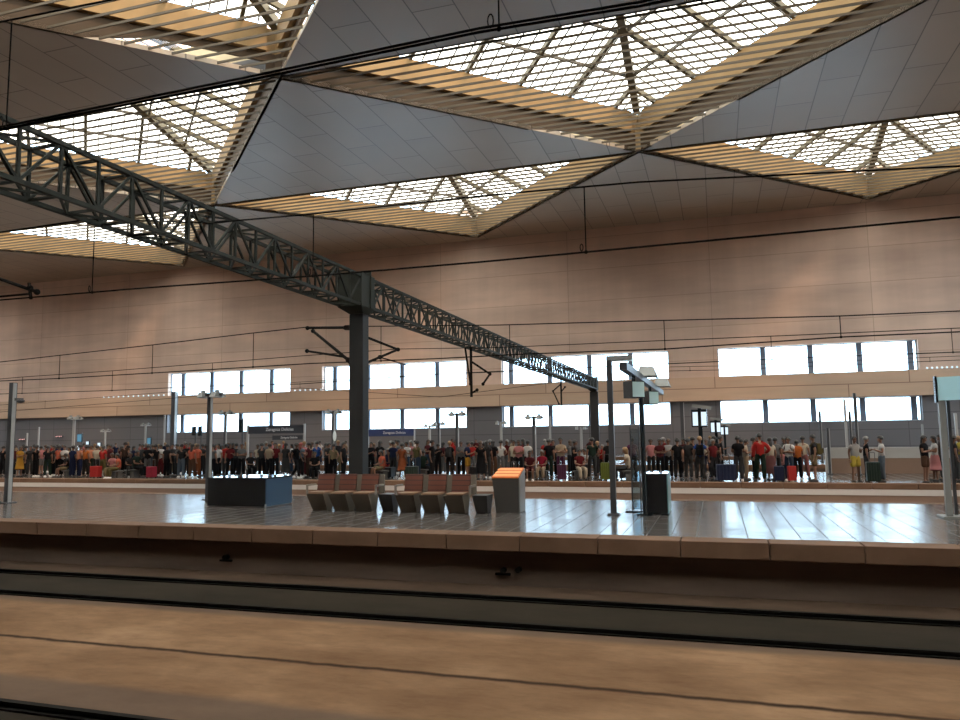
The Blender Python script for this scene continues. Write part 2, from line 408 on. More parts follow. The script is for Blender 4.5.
def lantern(i, A, B, Ap, n):
    root = thing('skylight', None, 'skylight', (Ap.x, A.y, ZC), kind='structure')
    o_ = Vector((Ap.x, A.y, ZC))
    a, b_, p = A-o_, B-o_, Ap-o_
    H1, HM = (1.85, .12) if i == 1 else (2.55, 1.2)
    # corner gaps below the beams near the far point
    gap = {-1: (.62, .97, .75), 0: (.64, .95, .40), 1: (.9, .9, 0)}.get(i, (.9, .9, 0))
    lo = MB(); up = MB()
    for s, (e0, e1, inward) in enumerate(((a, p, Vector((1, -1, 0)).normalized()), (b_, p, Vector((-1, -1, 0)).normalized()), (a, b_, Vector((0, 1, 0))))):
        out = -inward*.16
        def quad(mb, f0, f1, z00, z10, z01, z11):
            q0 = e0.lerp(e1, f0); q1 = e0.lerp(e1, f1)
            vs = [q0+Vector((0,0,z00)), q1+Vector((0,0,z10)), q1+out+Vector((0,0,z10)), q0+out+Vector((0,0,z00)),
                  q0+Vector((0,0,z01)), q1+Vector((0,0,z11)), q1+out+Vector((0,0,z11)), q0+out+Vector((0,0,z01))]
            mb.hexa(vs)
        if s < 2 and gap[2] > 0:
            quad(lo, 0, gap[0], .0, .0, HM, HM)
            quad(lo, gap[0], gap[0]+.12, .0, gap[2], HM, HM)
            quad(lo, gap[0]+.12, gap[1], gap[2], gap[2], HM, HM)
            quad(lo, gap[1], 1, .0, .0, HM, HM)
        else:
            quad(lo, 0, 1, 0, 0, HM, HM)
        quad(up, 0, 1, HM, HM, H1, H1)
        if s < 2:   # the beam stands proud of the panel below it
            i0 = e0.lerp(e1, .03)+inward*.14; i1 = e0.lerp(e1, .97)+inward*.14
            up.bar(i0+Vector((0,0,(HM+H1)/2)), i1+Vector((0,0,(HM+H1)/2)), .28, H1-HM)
    lo.build('reveal_panel', M['reveal'], root); up.build('ring_beam', M['gold'], root)  # lower half in a shade tone, upper half in a sunlit tone
    # louvers parallel to the tracks
    sl = MB(); y = .35; L = (a-b_).length
    while y < RY-.5:
        hw = (L/2)*(1-y/RY)-.1
        sl.box(-hw, hw, y-.025, y+.025, .02, .14); y += .74
    sl.build('louvers', M['slat'], root)
    # ridge, rafters, glazing bars and purlins on the two sloping faces
    top0 = p+Vector((0, -.3, H1+.1)); slope = .24
    peak = Vector((0, 0, H1+.1+slope*RY))
    MB().bar(top0, peak, .45, .5).build('ridge_beam', M['rafter'], root)
    raf = MB(); bars = MB(); pur = MB(); gl = MB()
    for s, e0 in ((1, a), (-1, b_)):
        E0 = e0+Vector((0, 0, H1)); E1 = p+Vector((0, 0, H1))
        nin = Vector((s, -1, 0)).normalized()
        Ln = (E1-E0).length
        def face_end(fr):      # from a point on the edge inward to the ridge or the gable
            q = E0.lerp(E1, fr)
            t_r = abs(q.x)/abs(nin.x)                  # reaches x = 0
            t_g = q.y/abs(nin.y)                       # reaches y = 0
            tt = min(t_r, t_g)
            rise = lambda d: slope*math.sqrt(2)*d       # height gained going inward
            return q, q+nin*tt+Vector((0, 0, rise(tt)))
        nr = 6
        for k in range(1, nr+1):
            q, e = face_end(k/(nr+.55))
            raf.bar(q, e, .2, .3)
        d = 0.8
        while d < Ln-.5:
            q, e = face_end(d/Ln)
            if (e-q).length > .4: bars.bar(q+Vector((0,0,.2)), e+Vector((0,0,.2)), .07, .07)
            d += 0.8
        for dd in (2.6, 5.2, 7.8):
            q0 = E0+nin*dd; q1 = E1+nin*dd
            # clip to y >= 0 and to the ridge
            dirv = (E1-E0).normalized(); z = Vector((0, 0, slope*math.sqrt(2)*dd))
            s0 = max(0, -q0.y/dirv.y); s1 = abs(q0.x)/abs(dirv.x)
            if s1 > s0+.3: pur.bar(q0+dirv*s0+z, q0+dirv*s1+z, .12, .16)
        zz = Vector((0, 0, .28))
        pk = Vector((0, 0, H1+slope*RY))
        gl.add([E0+zz, E1+zz, pk+zz], [(0, 1, 2)])
    raf.build('rafters', M['rafter'], root); bars.build('glazing_bars', M['bar'], root); pur.build('purlins', M['bar'], root)
    gl.add([a+Vector((0,0,H1+.28)), b_+Vector((0,0,H1+.28)), Vector((0, 0, H1+slope*RY+.28))], [(0, 1, 2)])
    gl.build('glazing', M['skyglass'], root)
    return root
LANT = sorted([q for q in OPEN if q[0] >= -1 and -90 < q[3].x < 45], key=lambda q: (q[0], q[3].x))
count = {}
for n, (i, A, B, Ap) in enumerate(LANT):
    r_ = lantern(i, A, B, Ap, n)
    count[i] = count.get(i, 0)+1
    tag(r_, 'triangular skylight with sunlit gold lining, number %s from the left in the %s row' % (['one', 'two', 'three', 'four', 'five'][count[i]-1], {-1: 'nearest', 0: 'middle', 1: 'farthest'}[i]))
m = bpy.data.materials.new('diffuser_sheet'); m.use_nodes = True; M['milky'] = m  # unseen diffuser added to soften sun and sky over the foreground
m.node_tree.nodes.clear()
_o = m.node_tree.nodes.new('ShaderNodeOutputMaterial'); _t = m.node_tree.nodes.new('ShaderNodeBsdfTranslucent')
_t.inputs[0].default_value = (.96, .84, .74, 1); m.node_tree.links.new(_t.outputs[0], _o.inputs[0])
b = MB()
for (i, A, B, Ap) in OPEN:
    if i == -2: b.prism([(A.x-.05, A.y-.05), (B.x+.05, B.y-.05), (Ap.x, Ap.y+.05)], ZC+.26, ZC+.29)
struct(b.build('light_diffuser', M['milky']), 'unseen milky sheets added above the camera to diffuse light', 'roof glazing')
# daylight portals at the roof openings and windows (they only guide the sky's own light)
def portal(loc, rot, sx, sy):
    d = bpy.data.lights.new('portal', 'AREA'); d.shape = 'RECTANGLE'; d.size = sx; d.size_y = sy
    d.cycles.is_portal = True
    o = bpy.data.objects.new('portal', d); COL.objects.link(o); o.location = loc; o.rotation_euler = rot
for (i, A, B, Ap) in OPEN:
    if -75 < Ap.x < 40: portal((Ap.x, A.y+RY/2, ZC-.05), (0, 0, 0), AX*.98, RY*.98)
for xa, xb in GR:
    portal(((xa+xb)/2, YW-.4, 6.4), (math.radians(90), 0, 0), xb-xa, 6.6)
# ------------------------------------------------------------------ gantry over the tracks
GX = -9.15
ZB, ZT = 6.05, 6.83
gan = thing('catenary_gantry', 'long dark lattice gantry spanning the tracks on a charcoal column', 'gantry', (GX, 17.6, PT))
def G(x, y, z): return (x-GX, y-17.6, z-PT)
Y0, Y1 = 2.6, 58.2
for nm, z in (('top_chord', ZT), ('bottom_chord', ZB)):
    for s in (-.3, .3):
        MB().bar(G(GX+s, Y0, z), G(GX+s, Y1, z), .068, .068).build(nm, M['gantry'], gan)
for s, nm in ((-.3, 'web_bracing'), (.3, 'web_bracing')):
    b = MB(); y = Y0; k = 0
    while y < Y1:
        b.bar(G(GX+s, y, ZB), G(GX+s, y, ZT), .045)
        if y+.68 < Y1:
            if k % 2 == (0 if s < 0 else 1): b.bar(G(GX+s, y, ZB), G(GX+s, y+.68, ZT), .04)
            else: b.bar(G(GX+s, y, ZT), G(GX+s, y+.68, ZB), .04)
        y += .68; k += 1
    b.build(nm, M['gantry'], gan)
for z in (ZB, ZT):
    b = MB(); y = Y0; k = 0
    while y+.68 < Y1:
        b.bar(G(GX-.3, y, z), G(GX+.3, y, z), .04)
        b.bar(G(GX-.3 if k % 2 else GX+.3, y, z), G(GX+.3 if k % 2 else GX-.3, y+.68, z), .035)
        y += .68; k += 1
    b.build('cross_bracing', M['gantry'], gan)
for yc, base in ((17.95, PT), (58.3, PT)):
    cw = 1.0 if yc < 30 else 1.55
    b = MB().box(-.17*cw, .24*cw, yc-17.6-.18, yc-17.6+.18, base-PT, 5.85-PT)
    c_ = b.build('column', M['column'], gan, bevel=.02)
    MB().box(-.27, .34, yc-17.6-.24, yc-17.6+.24, 0, .04).box(-.2, .27, yc-17.6-.2, yc-17.6+.2, .04, .12).build('base_plate', M['column'], c_)
    b = MB(); d = yc-17.6
    b.hexa([(-.17, d-.18, 5.85-PT), (.24, d-.18, 5.85-PT), (.24, d+.18, 5.85-PT), (-.17, d+.18, 5.85-PT),
            (-.36, d-.50, 6.0-PT), (.36, d-.50, 6.0-PT), (.36, d+.30, 6.0-PT), (-.36, d+.30, 6.0-PT)])
    b.box(-.36, .36, d-.50, d+.30, 6.0-PT, 6.9-PT).box(-.40, .40, d-.02, d+.02, 6.0-PT, 7.0-PT)
    b.build('column_head', M['gantry'], gan, bevel=.015)
def arm(name, pts, r, clamps=(), insul=()):
    b = MB(); L = [Vector(G(*p)) for p in pts]; b.path(L, r, 8)
    o = b.build(name, M['wire'], gan)
    for p, q in insul:
        p = Vector(G(*p)); q = Vector(G(*q)); bb = MB(); n_ = 5
        for k in range(n_): bb.tube(p.lerp(q, k/n_), p.lerp(q, (k+.55)/n_), .075, .055)
        bb.build('insulator', M['insul'], o)
    for p in clamps: MB().ball(G(*p), .07).build('clamp', M['wire'], o)
# cantilever arms on the column
Ya = 21.6
t1 = atY(307.5, 328, Ya); t2 = atY(313, 331, Ya); t3 = atY(307, 351, Ya-.2)
c1 = Vector((GX-.15, 17.95, atY(347, 328, 17.95).z)); c2 = Vector((GX-.15, 17.95, atY(347, 364, 17.95).z))
arm('cantilever_arm', [c1, t1], .035, [t1, t2], [(c1.lerp(t1, .03), c1.lerp(t1, .16))])
arm('cantilever_arm', [c2, t2], .045, [], [(c2.lerp(t2, .03), c2.lerp(t2, .12))])
arm('registration_arm', [c2.lerp(t2, .18), t3], .035, [t3])
r1 = atY(398, 349.5, 22.3); r0 = Vector((GX+.05, 17.84, atY(366, 333, 17.8).z)); r2 = Vector((GX+.05, 17.84, atY(368, 366, 17.8).z))
arm('cantilever_arm', [r0, r1], .04, [r1], [(r0.lerp(r1, .05), r0.lerp(r1, .2))])
arm('cantilever_arm', [r2, r1], .04, [r2.lerp(r1, .5)], [])
arm('registration_arm', [r2.lerp(r1, .5), atY(410, 366, 22.4)], .02, [])
# drop brackets below the truss, over the farther tracks
for (xd, ya, yb, arms) in ((471.5, 343, 397, [((472, 362), (490, 374)), ((490, 374), (483, 384)), ((465, 347), (470.5, 384)), ((472, 393), (477, 390))]),
                           (561.5, 376, 406, [((561, 384), (553, 391)), ((553, 391), (559, 404)), ((561, 392), (565, 387))])):
    p0 = atX(xd, ya, GX); Yd = p0.y
    p1 = atY(xd, yb, Yd); p0 = Vector((p1.x, Yd, ZB))
    arm('drop_tube', [p0, p1], .055)
    for a_, b_ in arms:
        A_, B_ = atY(*a_, Yd), atY(*b_, Yd-.02)
        arm('cantilever_arm', [A_, B_], .04, [B_])
# a cantilever reaching in from beyond the left edge
can = thing('cantilever_bracket', 'dark cantilever arm with clamps at the left edge of the picture', 'bracket', atY(0, 287, 10.86))
o0 = atY(0, 287, 10.86)
b = MB(); K = lambda x, y: atY(x, y, 10.86)-o0
b.tube(K(-60, 258), K(37, 292), .032).build('arm', M['wire'], can)
MB().tube(K(-60, 302), K(28, 294), .022).build('registration_arm', M['wire'], can)
MB().ball(K(37, 292), .06).ball(K(30, 288), .06).tube(K(29, 283), K(31, 299), .03).build('clamp', M['wire'], can)
MB().box(K(-60, 258).x-.15, K(-60, 258).x+.05, -.12, .12, -5.3, 1.6).build('mast', M['column'], can)

# ------------------------------------------------------------------ overhead wires
def catenary(label, Y, mess, cont, drops, r, loops=False, twin=False):
    """mess / cont: picture points the wire passes, put on the plane of their track; drops: picture columns."""
    def curve(pts, X):      # piecewise linear in X
        if X <= pts[0].x: a_, b_ = pts[0], pts[1]
        elif X >= pts[-1].x: a_, b_ = pts[-2], pts[-1]
        else:
            for a_, b_ in zip(pts, pts[1:]):
                if a_.x <= X <= b_.x: break
        t_ = (X-a_.x)/(b_.x-a_.x); return Vector((X, Y, a_.z+(b_.z-a_.z)*t_))
    root = thing('overhead_line', label, 'overhead wire', atY(480, 360, Y))
    O = Vector(root.location)
    pm = [atY(x, y, Y) for x, y in mess]; pc = [atY(x, y, Y) for x, y in cont]
    x0, x1 = max(-95, atY(-420, 360, Y).x), min(60, atY(1500, 360, Y).x)
    for nm, pts, rr in (('messenger_wire', pm, r), ('contact_wire', pc, r*1.1)):
        xs = [x0]+[p.x for p in pts if x0 < p.x < x1]+[x1]
        P_ = [curve(pts, X)-O for X in xs]
        MB().path(P_, rr, 6).build(nm, M['wire'], root)
        if twin and nm == 'contact_wire': MB().path([p+Vector((0, -.01, .024)) for p in P_], rr, 6).build(nm, M['wire'], root)
    for d in drops:
        X = atY(d, 360, Y).x
        # search the column's own X at the wire height
        for _ in range(4):
            z = curve(pc, X).z
            q = (_r, _u, _f); v = Vector((X, Y, z))-EYE
            px = 480+v.dot(_r)/v.dot(_f)*F_PX
            X += (d-px)*v.dot(_f)/F_PX
        a_, b_ = curve(pm, X)-O, curve(pc, X)-O
        b = MB().tube(a_, b_, r*.7)
        b.ball(b_, r*2.2, n=6, m_=4)
        if loops:
            pts = [b_+Vector((-.05+.022*math.cos(t)-.015, 0, .075+.055*math.sin(t))) for t in [k*math.pi/5 for k in range(11)]]
            b.path(pts, r*.6, 5)
        b.build('dropper', M['wire'], root)
catenary('nearest overhead line, twin wires high across the left ceiling', 5.05, [(-60, 35), (0, 22), (110, 0), (500, -66), (1000, -140)],
         [(0, 130), (240, 82), (480, 32), (640, 6), (960, -60)], [6, 499], .0095, True, True)
catenary('overhead line of the track beside the benches, long wire from left middle to right', 10.86, [(0, 232), (90, 219), (210, 223), (312, 214), (490, 195), (640, 182), (960, 166)],
         [(0, 300), (143, 288), (312, 276), (480, 262), (640, 247), (960, 217)], [92, 313, 586], .014, True)
catenary('overhead line just beyond the benches, carried by the left arms of the column', 22.6, [(0, 362), (152, 345), (253, 333), (308, 327), (400, 326), (500, 325), (640, 321), (840, 316), (960, 311)],
         [(0, 381), (58, 378.5), (152, 373), (253, 367), (310, 363.5), (440, 358.5), (525, 354), (666, 349), (842, 337), (955, 332)],
         [59, 152, 253, 381, 510, 665, 841], .018)
catenary('second overhead line beyond the benches, fixed to the right arm of the column', 25.4, [(0, 379), (22, 377), (110, 371), (212, 363), (300, 356), (398, 349), (500, 347.5), (640, 341.5), (800, 335), (960, 328)],
         [(0, 394), (110, 390.5), (212, 386), (300, 384), (440, 374), (640, 365), (800, 358), (960, 352)], [22, 112, 212, 772, 953], .015)
catenary('farthest overhead line, thin wires low before the upper windows', 38.4, [(0, 405), (300, 382), (440, 374), (640, 367.5), (720, 366), (960, 356)],
         [(0, 412), (300, 388), (440, 397), (640, 371.5), (720, 370), (960, 360)], [300, 690, 930], .014)

# ------------------------------------------------------------------ furniture of the near platform
M['wood'] = mat('red_brown_wood_slats', (.23, .075, .035), .5); t = NT(M['wood'])
x, y, z = t.sep(t.pos((1, 1, 1)))
t.color(brick(t, t.comb(x, z), 50, .115, (.115, .026, .011), (.088, .021, .009), (.03, .009, .005), .010, 0))
M['woodlight'] = mat('pale_seat_wood', (.22, .125, .075), .5)
M['bconc'] = mat('bench_concrete', (.165, .14, .112), .8, spec=.2)
M['armm'] = mat('bench_arm_metal', (.20, .17, .14), .4)
M['black'] = mat('black_panel', (.008, .008, .009), .35, spec=.4)
M['gloss'] = mat('glossy_dark_top', (.05, .055, .06), .03, spec=1.0)
M['bluepanel'] = mat('blue_side_panel', (.028, .07, .125), .3, spec=.5)
M['podium'] = mat('graphite_podium', (.045, .040, .036), .45, spec=.4)
M['podside'] = mat('podium_side_steel', (.16, .15, .14), .35, spec=.6)
M['orange'] = mat('orange_panel', (.62, .15, .035), .45, spec=.3)
M['orangelt'] = mat('light_orange_band', (.88, .40, .16), .45, spec=.3)
M['pole'] = mat('dark_grey_pole', (.055, .055, .06), .4, .3)
M['poletrim'] = mat('pale_trim', (.36, .35, .34), .4, .3)
M['lampgrey'] = mat('lamp_housing_grey', (.22, .22, .21), .45, .2)
M['lens'] = mat('lamp_glass', (.75, .78, .78), .2)
M['teal'] = mat('teal_side_panel', (.14, .27, .28), .3)
M['scrface'] = mat('pale_screen_side', (.42, .56, .56), .35)
M['scrblack'] = mat('screen_black', (.010, .016, .020), .25)

def bench(x0, label, arms_right=True):
    root = thing('bench', label, 'bench', (x0+.9, 16.85, PT), 0, 'wood and concrete benches on the near platform')
    for k in range(3):
        xa = -.9+.605*k; xb = xa+.47
        for sgn in (1,):      # a wedge of concrete, wide at the seat and drawn in at the floor
            b = MB(); y1, y0 = -.62*sgn, -.34*sgn
            vs = [(xa+.03, y0, 0), (xb-.03, y0, 0), (xb-.03, -.10*sgn, 0), (xa+.03, -.10*sgn, 0), (xa, y1, .42), (xb, y1, .42), (xb, -.02*sgn, .42), (xa, -.02*sgn, .42)]
            if sgn < 0: vs = [vs[i] for i in (3, 2, 1, 0, 7, 6, 5, 4)]
            b.hexa(vs).build('bench_base', M['bconc'], root)
            MB().box(xa+.06, xb+.02, min(-.62*sgn, -.05*sgn), max(-.62*sgn, -.05*sgn), .42, .47).build('seat', M['woodlight'], root, bevel=.01)
            b = MB(); ya, yb = sorted((-.16*sgn, -.10*sgn)); yc, yd = sorted((-.07*sgn, -.02*sgn))
            b.hexa([(xa+.04, ya, .47), (xb+.02, ya, .47), (xb+.02, yb, .47), (xa+.04, yb, .47), (xa+.04, yc, .875), (xb+.02, yc, .875), (xb+.02, yd, .875), (xa+.04, yd, .875)])
            b.build('backrest', M['wood'], root)
    MB().box(-.88, .92, -.03, .03, .40, .86).build('back_frame', M['bconc'], root)
    for xa in (-.93, .93):
        MB().box(xa-.02, xa+.02, -.54, -.49, .42, .62).box(xa-.02, xa+.02, -.54, -.1, .60, .64).build('armrest', M['armm'], root)
    b = MB().hexa([(.99, -.25, 0), (1.27, -.25, 0), (1.27, .0, 0), (.99, .0, 0), (.97, -.5, .42), (1.33, -.5, .42), (1.33, .0, .42), (.97, .0, .42)])
    e_ = b.build('end_block', M['podium'], root)
    return root
bx1 = atZ(307, 511, PT).x; bx2 = atZ(399, 512, PT).x
bench(bx1, 'left bench of red brown wood backs on grey concrete wedges')
bench(bx2, 'right bench of red brown wood backs, next to the orange topped podium')

def podium():
    c = atZ(507, 513, PT)
    root = thing('information_podium', 'graphite podium with a sloping orange top panel, right of the benches', 'podium', (c.x, c.y+.3, PT))
    w_ = .29
    b = MB().hexa([(-w_+.02, -.26, 0), (w_-.02, -.26, 0), (w_, .26, 0), (-w_, .26, 0), (-w_-.06, -.30, .79), (w_, -.30, .79), (w_, .26, .98), (-w_-.0, .26, .98)])
    b.build('body', M['podium'], root)
    MB().hexa([(w_-.015, -.25, 0.01), (w_+.012, -.25, .01), (w_+.012, .25, .01), (w_-.015, .25, .01), (w_, -.29, .79), (w_+.015, -.29, .79), (w_+.015, .25, 1.0), (w_, .25, 1.0)]).build('side_panel', M['podside'], root)
    tp = MB().hexa([(-w_-.07, -.31, .792), (w_-.01, -.31, .792), (w_-.01, .25, .982), (-w_-.01, .25, .982), (-w_-.07, -.31, .82), (w_-.01, -.31, .82), (w_-.01, .25, 1.01), (-w_-.01, .25, 1.01)]).build('top_panel', M['orange'], root)
    L = lambda s, z: (-.31+.56*s, .822+.19*s)
    for f0, f1 in ((.12, .26), (.42, .60), (.76, .88)):
     y0, z0 = L(f0, 0); y1, z1 = L(f1, 0)
     MB().hexa([(-w_-.05, y0, z0), (w_-.03, y0, z0), (w_-.03, y1, z1), (-w_-.03, y1, z1), (-w_-.05, y0, z0+.004), (w_-.03, y0, z0+.004), (w_-.03, y1, z1+.004), (-w_-.03, y1, z1+.004)]).build('light_band', M['orangelt'], tp)
podium()

def kiosk():
    a_ = atZ(206, 507, PT); c = atZ(267, 507.5, PT)
    X0, X1, Y0_, Y1_ = a_.x, c.x, c.y-.1, c.y+1.15
    h = atY(240, 477.5, Y0_).z-PT
    root = thing('low_enclosure', 'long low black enclosure with blue end panel and mirror bright top', 'enclosure', ((X0+X1)/2, (Y0_+Y1_)/2, PT))
    W, D = (X1-X0)/2, (Y1_-Y0_)/2
    MB().box(-W, W, -D, D, .03, h-.04).build('body', M['black'], root)
    MB().box(W, W+.03, -D+.01, D-.01, .03, h-.04).build('end_panel', M['bluepanel'], root)
    MB().box(-W-.02, W+.04, -D-.02, D+.02, h-.04, h).build('top', M['gloss'], root)
    MB().box(-W+.03, W-.02, -D+.03, D-.03, 0, .03).build('plinth', M['poletrim'], root)
    for xx in (-W-.03, W+.05): MB().tube((xx, -D-.05, 0), (xx, -D-.05, .09), .025).build('corner_foot', M['poletrim'], root)
kiosk()

def lamp_post(px, Y, label, ytop=None, h=3.75, group='double floodlight posts on the platforms', light=False, along=True):
    b0 = atY(px, 440, Y)
    root = thing('lamp_post', label, 'lamp post', (b0.x, Y, PT), 0, None)
    if ytop: h = atY(px, ytop, Y).z-PT
    MB().box(-.055, .055, -.055, .055, 0, h).build('pole', M['poletrim'] if light else M['pole'], root)
    MB().box(.056, .095, -.05, .02, .05, h-.1).build('edge_glint', M['poletrim'], root)  # pale strip stands in for light reflecting off the pole edge
    MB().box(-.12, .14, -.12, .12, 0, .03).build('base_plate', M['pole'], root)
    MB().box(-.42, .42, -.03, .03, h-.09, h-.03).build('cross_arm', M['pole'], root)
    for s in (-1, 1):
        hd = MB().hexa([(s*.22-.1, -.22, h-.13), (s*.22+.1, -.22, h-.13), (s*.30+.12, .22, h-.13), (s*.30-.12, .22, h-.13),
                        (s*.24-.07, -.14, h+.02), (s*.24+.07, -.14, h+.02), (s*.27+.08, .14, h+.02), (s*.27-.08, .14, h+.02)])
        hd.box(s*.25-.05, s*.25+.05, -.05, .05, h+.02, h+.09)
        q = hd.build('floodlight', M['lampgrey'], root)
        MB().box(s*.25-.08, s*.25+.08, -.16, .16, h-.15, h-.132).build('lamp_glass', M['lens'], q)
    return root
lamp_post(209, 18.75, 'tall double floodlight post behind the black enclosure', 393)
# posts repeated along the farther platforms, each with its own neighbour
for px, Y, yt, lab in ((73.5, 31.8, 417, 'pale slim floodlight post in the left crowd'), (457, 31.8, 413, 'dark floodlight post right of the blue station sign'),
                   (333, 31.8, 411, 'floodlight post just left of the charcoal column'), (105, 46.8, 430, 'small floodlight post beside the red suitcase at the left'),
                   (145, 46.8, 424, 'floodlight post above the pink suitcase'), (429.5, 46.8, 425, 'thin floodlight post left of the dark window pier, farther one'),
                   (439, 45.2, 423, 'second thin floodlight post left of the dark window pier'), (501, 46.8, 422, 'floodlight post above the podium, before the dark pier edge'),
                   (534, 31.8, 416, 'floodlight post before the middle of the right centre lower window'), (225, 31.8, 412, 'floodlight post just right of the tall double post'),
                   (581, 46.8, 427, 'faint floodlight post left of the far gantry column')):
    lamp_post(px, Y, lab, yt, light=px in (73.5, 105, 145, 501, 581, 429.5))

def plain_pole(px, ybase, ytop, label, w_=.07, Y=None, name='pole', m_='pole', strip=True):
    c = atZ(px, ybase, PT) if Y is None else atY(px, 440, Y)
    h = atY(px, ytop, c.y).z-PT
    root = thing(name, label, 'pole', (c.x, c.y, PT))
    MB().box(-w_, w_, -w_, w_, 0, h).build('post', M[m_], root)
    if strip: MB().box(w_, w_+.03, -w_, w_*.4, .02, h-.02).build('edge_glint', M['poletrim'], root)  # reflected light on the edge, made as a pale strip
    MB().box(-w_*2.2, w_*2.2, -w_*2.2, w_*2.2, 0, .03).tube((-w_*1.7, -w_*1.7, .03), (-w_*1.7, -w_*1.7, .06), .02).tube((w_*1.7, -w_*1.7, .03), (w_*1.7, -w_*1.7, .06), .02).build('base_plate', M[m_], root)
    return root, h, c
pl, h_, c_ = plain_pole(7.5, 503, 383, 'dark pole with a bright edge at the left border', .075)
MB().bar((.1, 0, h_-.5), (.5, -.1, h_-.52), .06, .08).ball((.42, -.1, h_-.56), .12, .12, .06).build('side_lamp', M['pole'], pl)
pl, h_, c_ = plain_pole(614, 515, 356, 'tall grey pole with a flat lamp arm, left of the display mast', .06, strip=False)
MB().box(-.06, .52, -.08, .08, h_-.10, h_).build('lamp_arm', M['lampgrey'], pl)
MB().box(.05, .5, -.07, .07, h_-.125, h_-.10).build('lamp_glass', M['lens'], pl)

def display_mast():
    c = atZ(645.2, 515, PT)
    root = thing('display_mast', 'dark mast with two hanging double sided screens and floodlights, right of centre', 'display mast', (c.x, c.y, PT))
    zb = atY(645, 378, c.y).z-PT
    MB().tube((0, 0, 0), (0, 0, zb+.12), .058, n=12).build('post', M['scrblack'], root)
    MB().box(-.16, .16, -.16, .16, 0, .035).build('base_plate', M['scrblack'], root)
    ya = atX(623, 366, c.x).y-c.y; yb = atX(661, 387, c.x).y-c.y
    MB().box(-.07, .07, ya, yb, zb-.07, zb+.07).build('beam', M['pole'], root)
    for yy, nm in ((ya*.52, 0), (yb*.33, 1)):
        s = MB().box(-.15, .15, -.15, .15, -.52, -.18).build('screen', M['scrblack'], root, (.02, yy, zb))
        s.rotation_euler = (0, 0, math.radians(42))
        MB().box(-.14, .14, -.158, -.15, -.50, -.20).build('screen_face', M['scrface'], s)
        MB().box(-.14, .14, .15, .158, -.50, -.20).build('screen_face', M['scrface'], s)
        for q in (-.08, .08): MB().tube((q, q, -.2), (q, q, -.06), .022).build('hanger', M['scrblack'], s)
    for yy, xx in ((.15, .10), (yb*.62, .16)):
        f = MB().hexa([(xx-.16, yy-.3, zb+.05), (xx+.26, yy-.3, zb+.03), (xx+.26, yy+.4, zb+.03), (xx-.16, yy+.4, zb+.05), (xx-.10, yy-.2, zb+.27), (xx+.18, yy-.2, zb+.25), (xx+.18, yy+.3, zb+.25), (xx-.10, yy+.3, zb+.27)])
        f.build('floodlight', M['lampgrey'], root)
    return root
display_mast()
c = atZ(658, 514.5, PT); X0, X1 = atZ(647, 514.5, PT).x, atZ(668, 514.5, PT).x
root = thing('cabinet', 'black upright cabinet with a pale teal side, beside the display mast', 'cabinet', ((X0+X1)/2, c.y+.3, PT))
W = (X1-X0)/2; h = atY(657, 473.5, c.y).z-PT
MB().box(-W, W, -.3, .75, .02, h-.02).build('body', M['black'], root, bevel=.01)
MB().box(W, W+.02, -.29, .74, .02, h-.02).build('side_panel', M['teal'], root)
MB().box(-W-.01, W+.02, -.31, .76, h-.02, h).build('top', M['gloss'], root)
c = atZ(636, 513, PT)
root = thing('glass_screen', 'narrow clear glass screen on two thin posts left of the display mast', 'glass screen', (c.x, c.y+.2, PT))
h = atY(637, 427, c.y).z-PT
for xx in (-.09, .10): MB().tube((xx, 0, .02), (xx, 0, h), .018).build('post', M['pole'], root)
MB().box(-.08, .09, -.008, .008, .06, h-.04).build('glass_pane', M['screenglass'], root)
MB().box(-.25, .2, -.1, .1, 0, .03).build('foot', M['scrblack'], root)

# the sign on posts at the right border
M['cyan'] = mat('pale_cyan_sign_face', (.42, .70, .80), .15, spec=.8)
c = atZ(951, 516, PT); c.y = 17.4; c = Vector((atY(951, 516, 17.4).x, 17.4, PT))
root = thing('sign_stand', 'pale cyan sign panel on grey posts at the right border', 'sign', (c.x, c.y, PT))
h = atY(948, 378, 17.4).z-PT
MB().box(-.08, .03, -.06, .06, 0, h).build('post', M['lampgrey'], root)
MB().box(.14, .20, .25, .31, 0, h).build('post', M['pole'], root)
MB().box(-.17, .27, -.17, .38, 0, .035).build('base_plate', M['lampgrey'], root)
pn = MB().hexa([(-.10, -.05, h-.46), (1.5, -.9, h-.46), (1.5, -.85, h-.46), (-.08, 0, h-.46), (-.10, -.05, h+.02), (1.5, -.9, h+.02), (1.5, -.85, h+.02), (-.08, 0, h+.02)]).build('sign_panel', M['cyan'], root)
MB().box(-.13, -.09, -.08, .04, h-.5, h+.04).build('panel_frame', M['scrblack'], pn)

# ------------------------------------------------------------------ signs and screens on the farther platforms
M['signdark'] = mat('dark_sign_panel', (.022, .024, .034), .4)
M['signblue'] = mat('navy_sign_panel', (.016, .030, .11), .4)
M['letters'] = mat('white_lettering', (.62, .62, .64), .5)
def text_mesh(s, width, m_, parent, loc):
    cu = bpy.data.curves.new('text', 'FONT'); cu.body = s; cu.align_x = 'CENTER'; cu.align_y = 'CENTER'; cu.size = 1; cu.extrude = .01; cu.resolution_u = 3
    tmp = bpy.data.objects.new('tmp', cu); COL.objects.link(tmp)
    dg = bpy.context.evaluated_depsgraph_get(); dg.update()
    me = bpy.data.meshes.new_from_object(tmp.evaluated_get(dg)); bpy.data.objects.remove(tmp); bpy.data.curves.remove(cu)
    xs = [v.co.x for v in me.vertices]; k = width/(max(xs)-min(xs)); cx = (max(xs)+min(xs))/2
    for v in me.vertices: v.co = Vector(((v.co.x-cx)*k, -v.co.z*.3, v.co.y*k))
    me.materials.clear(); me.materials.append(m_)
    o = bpy.data.objects.new('lettering', me); COL.objects.link(o); o.parent = parent; o.location = loc; return o
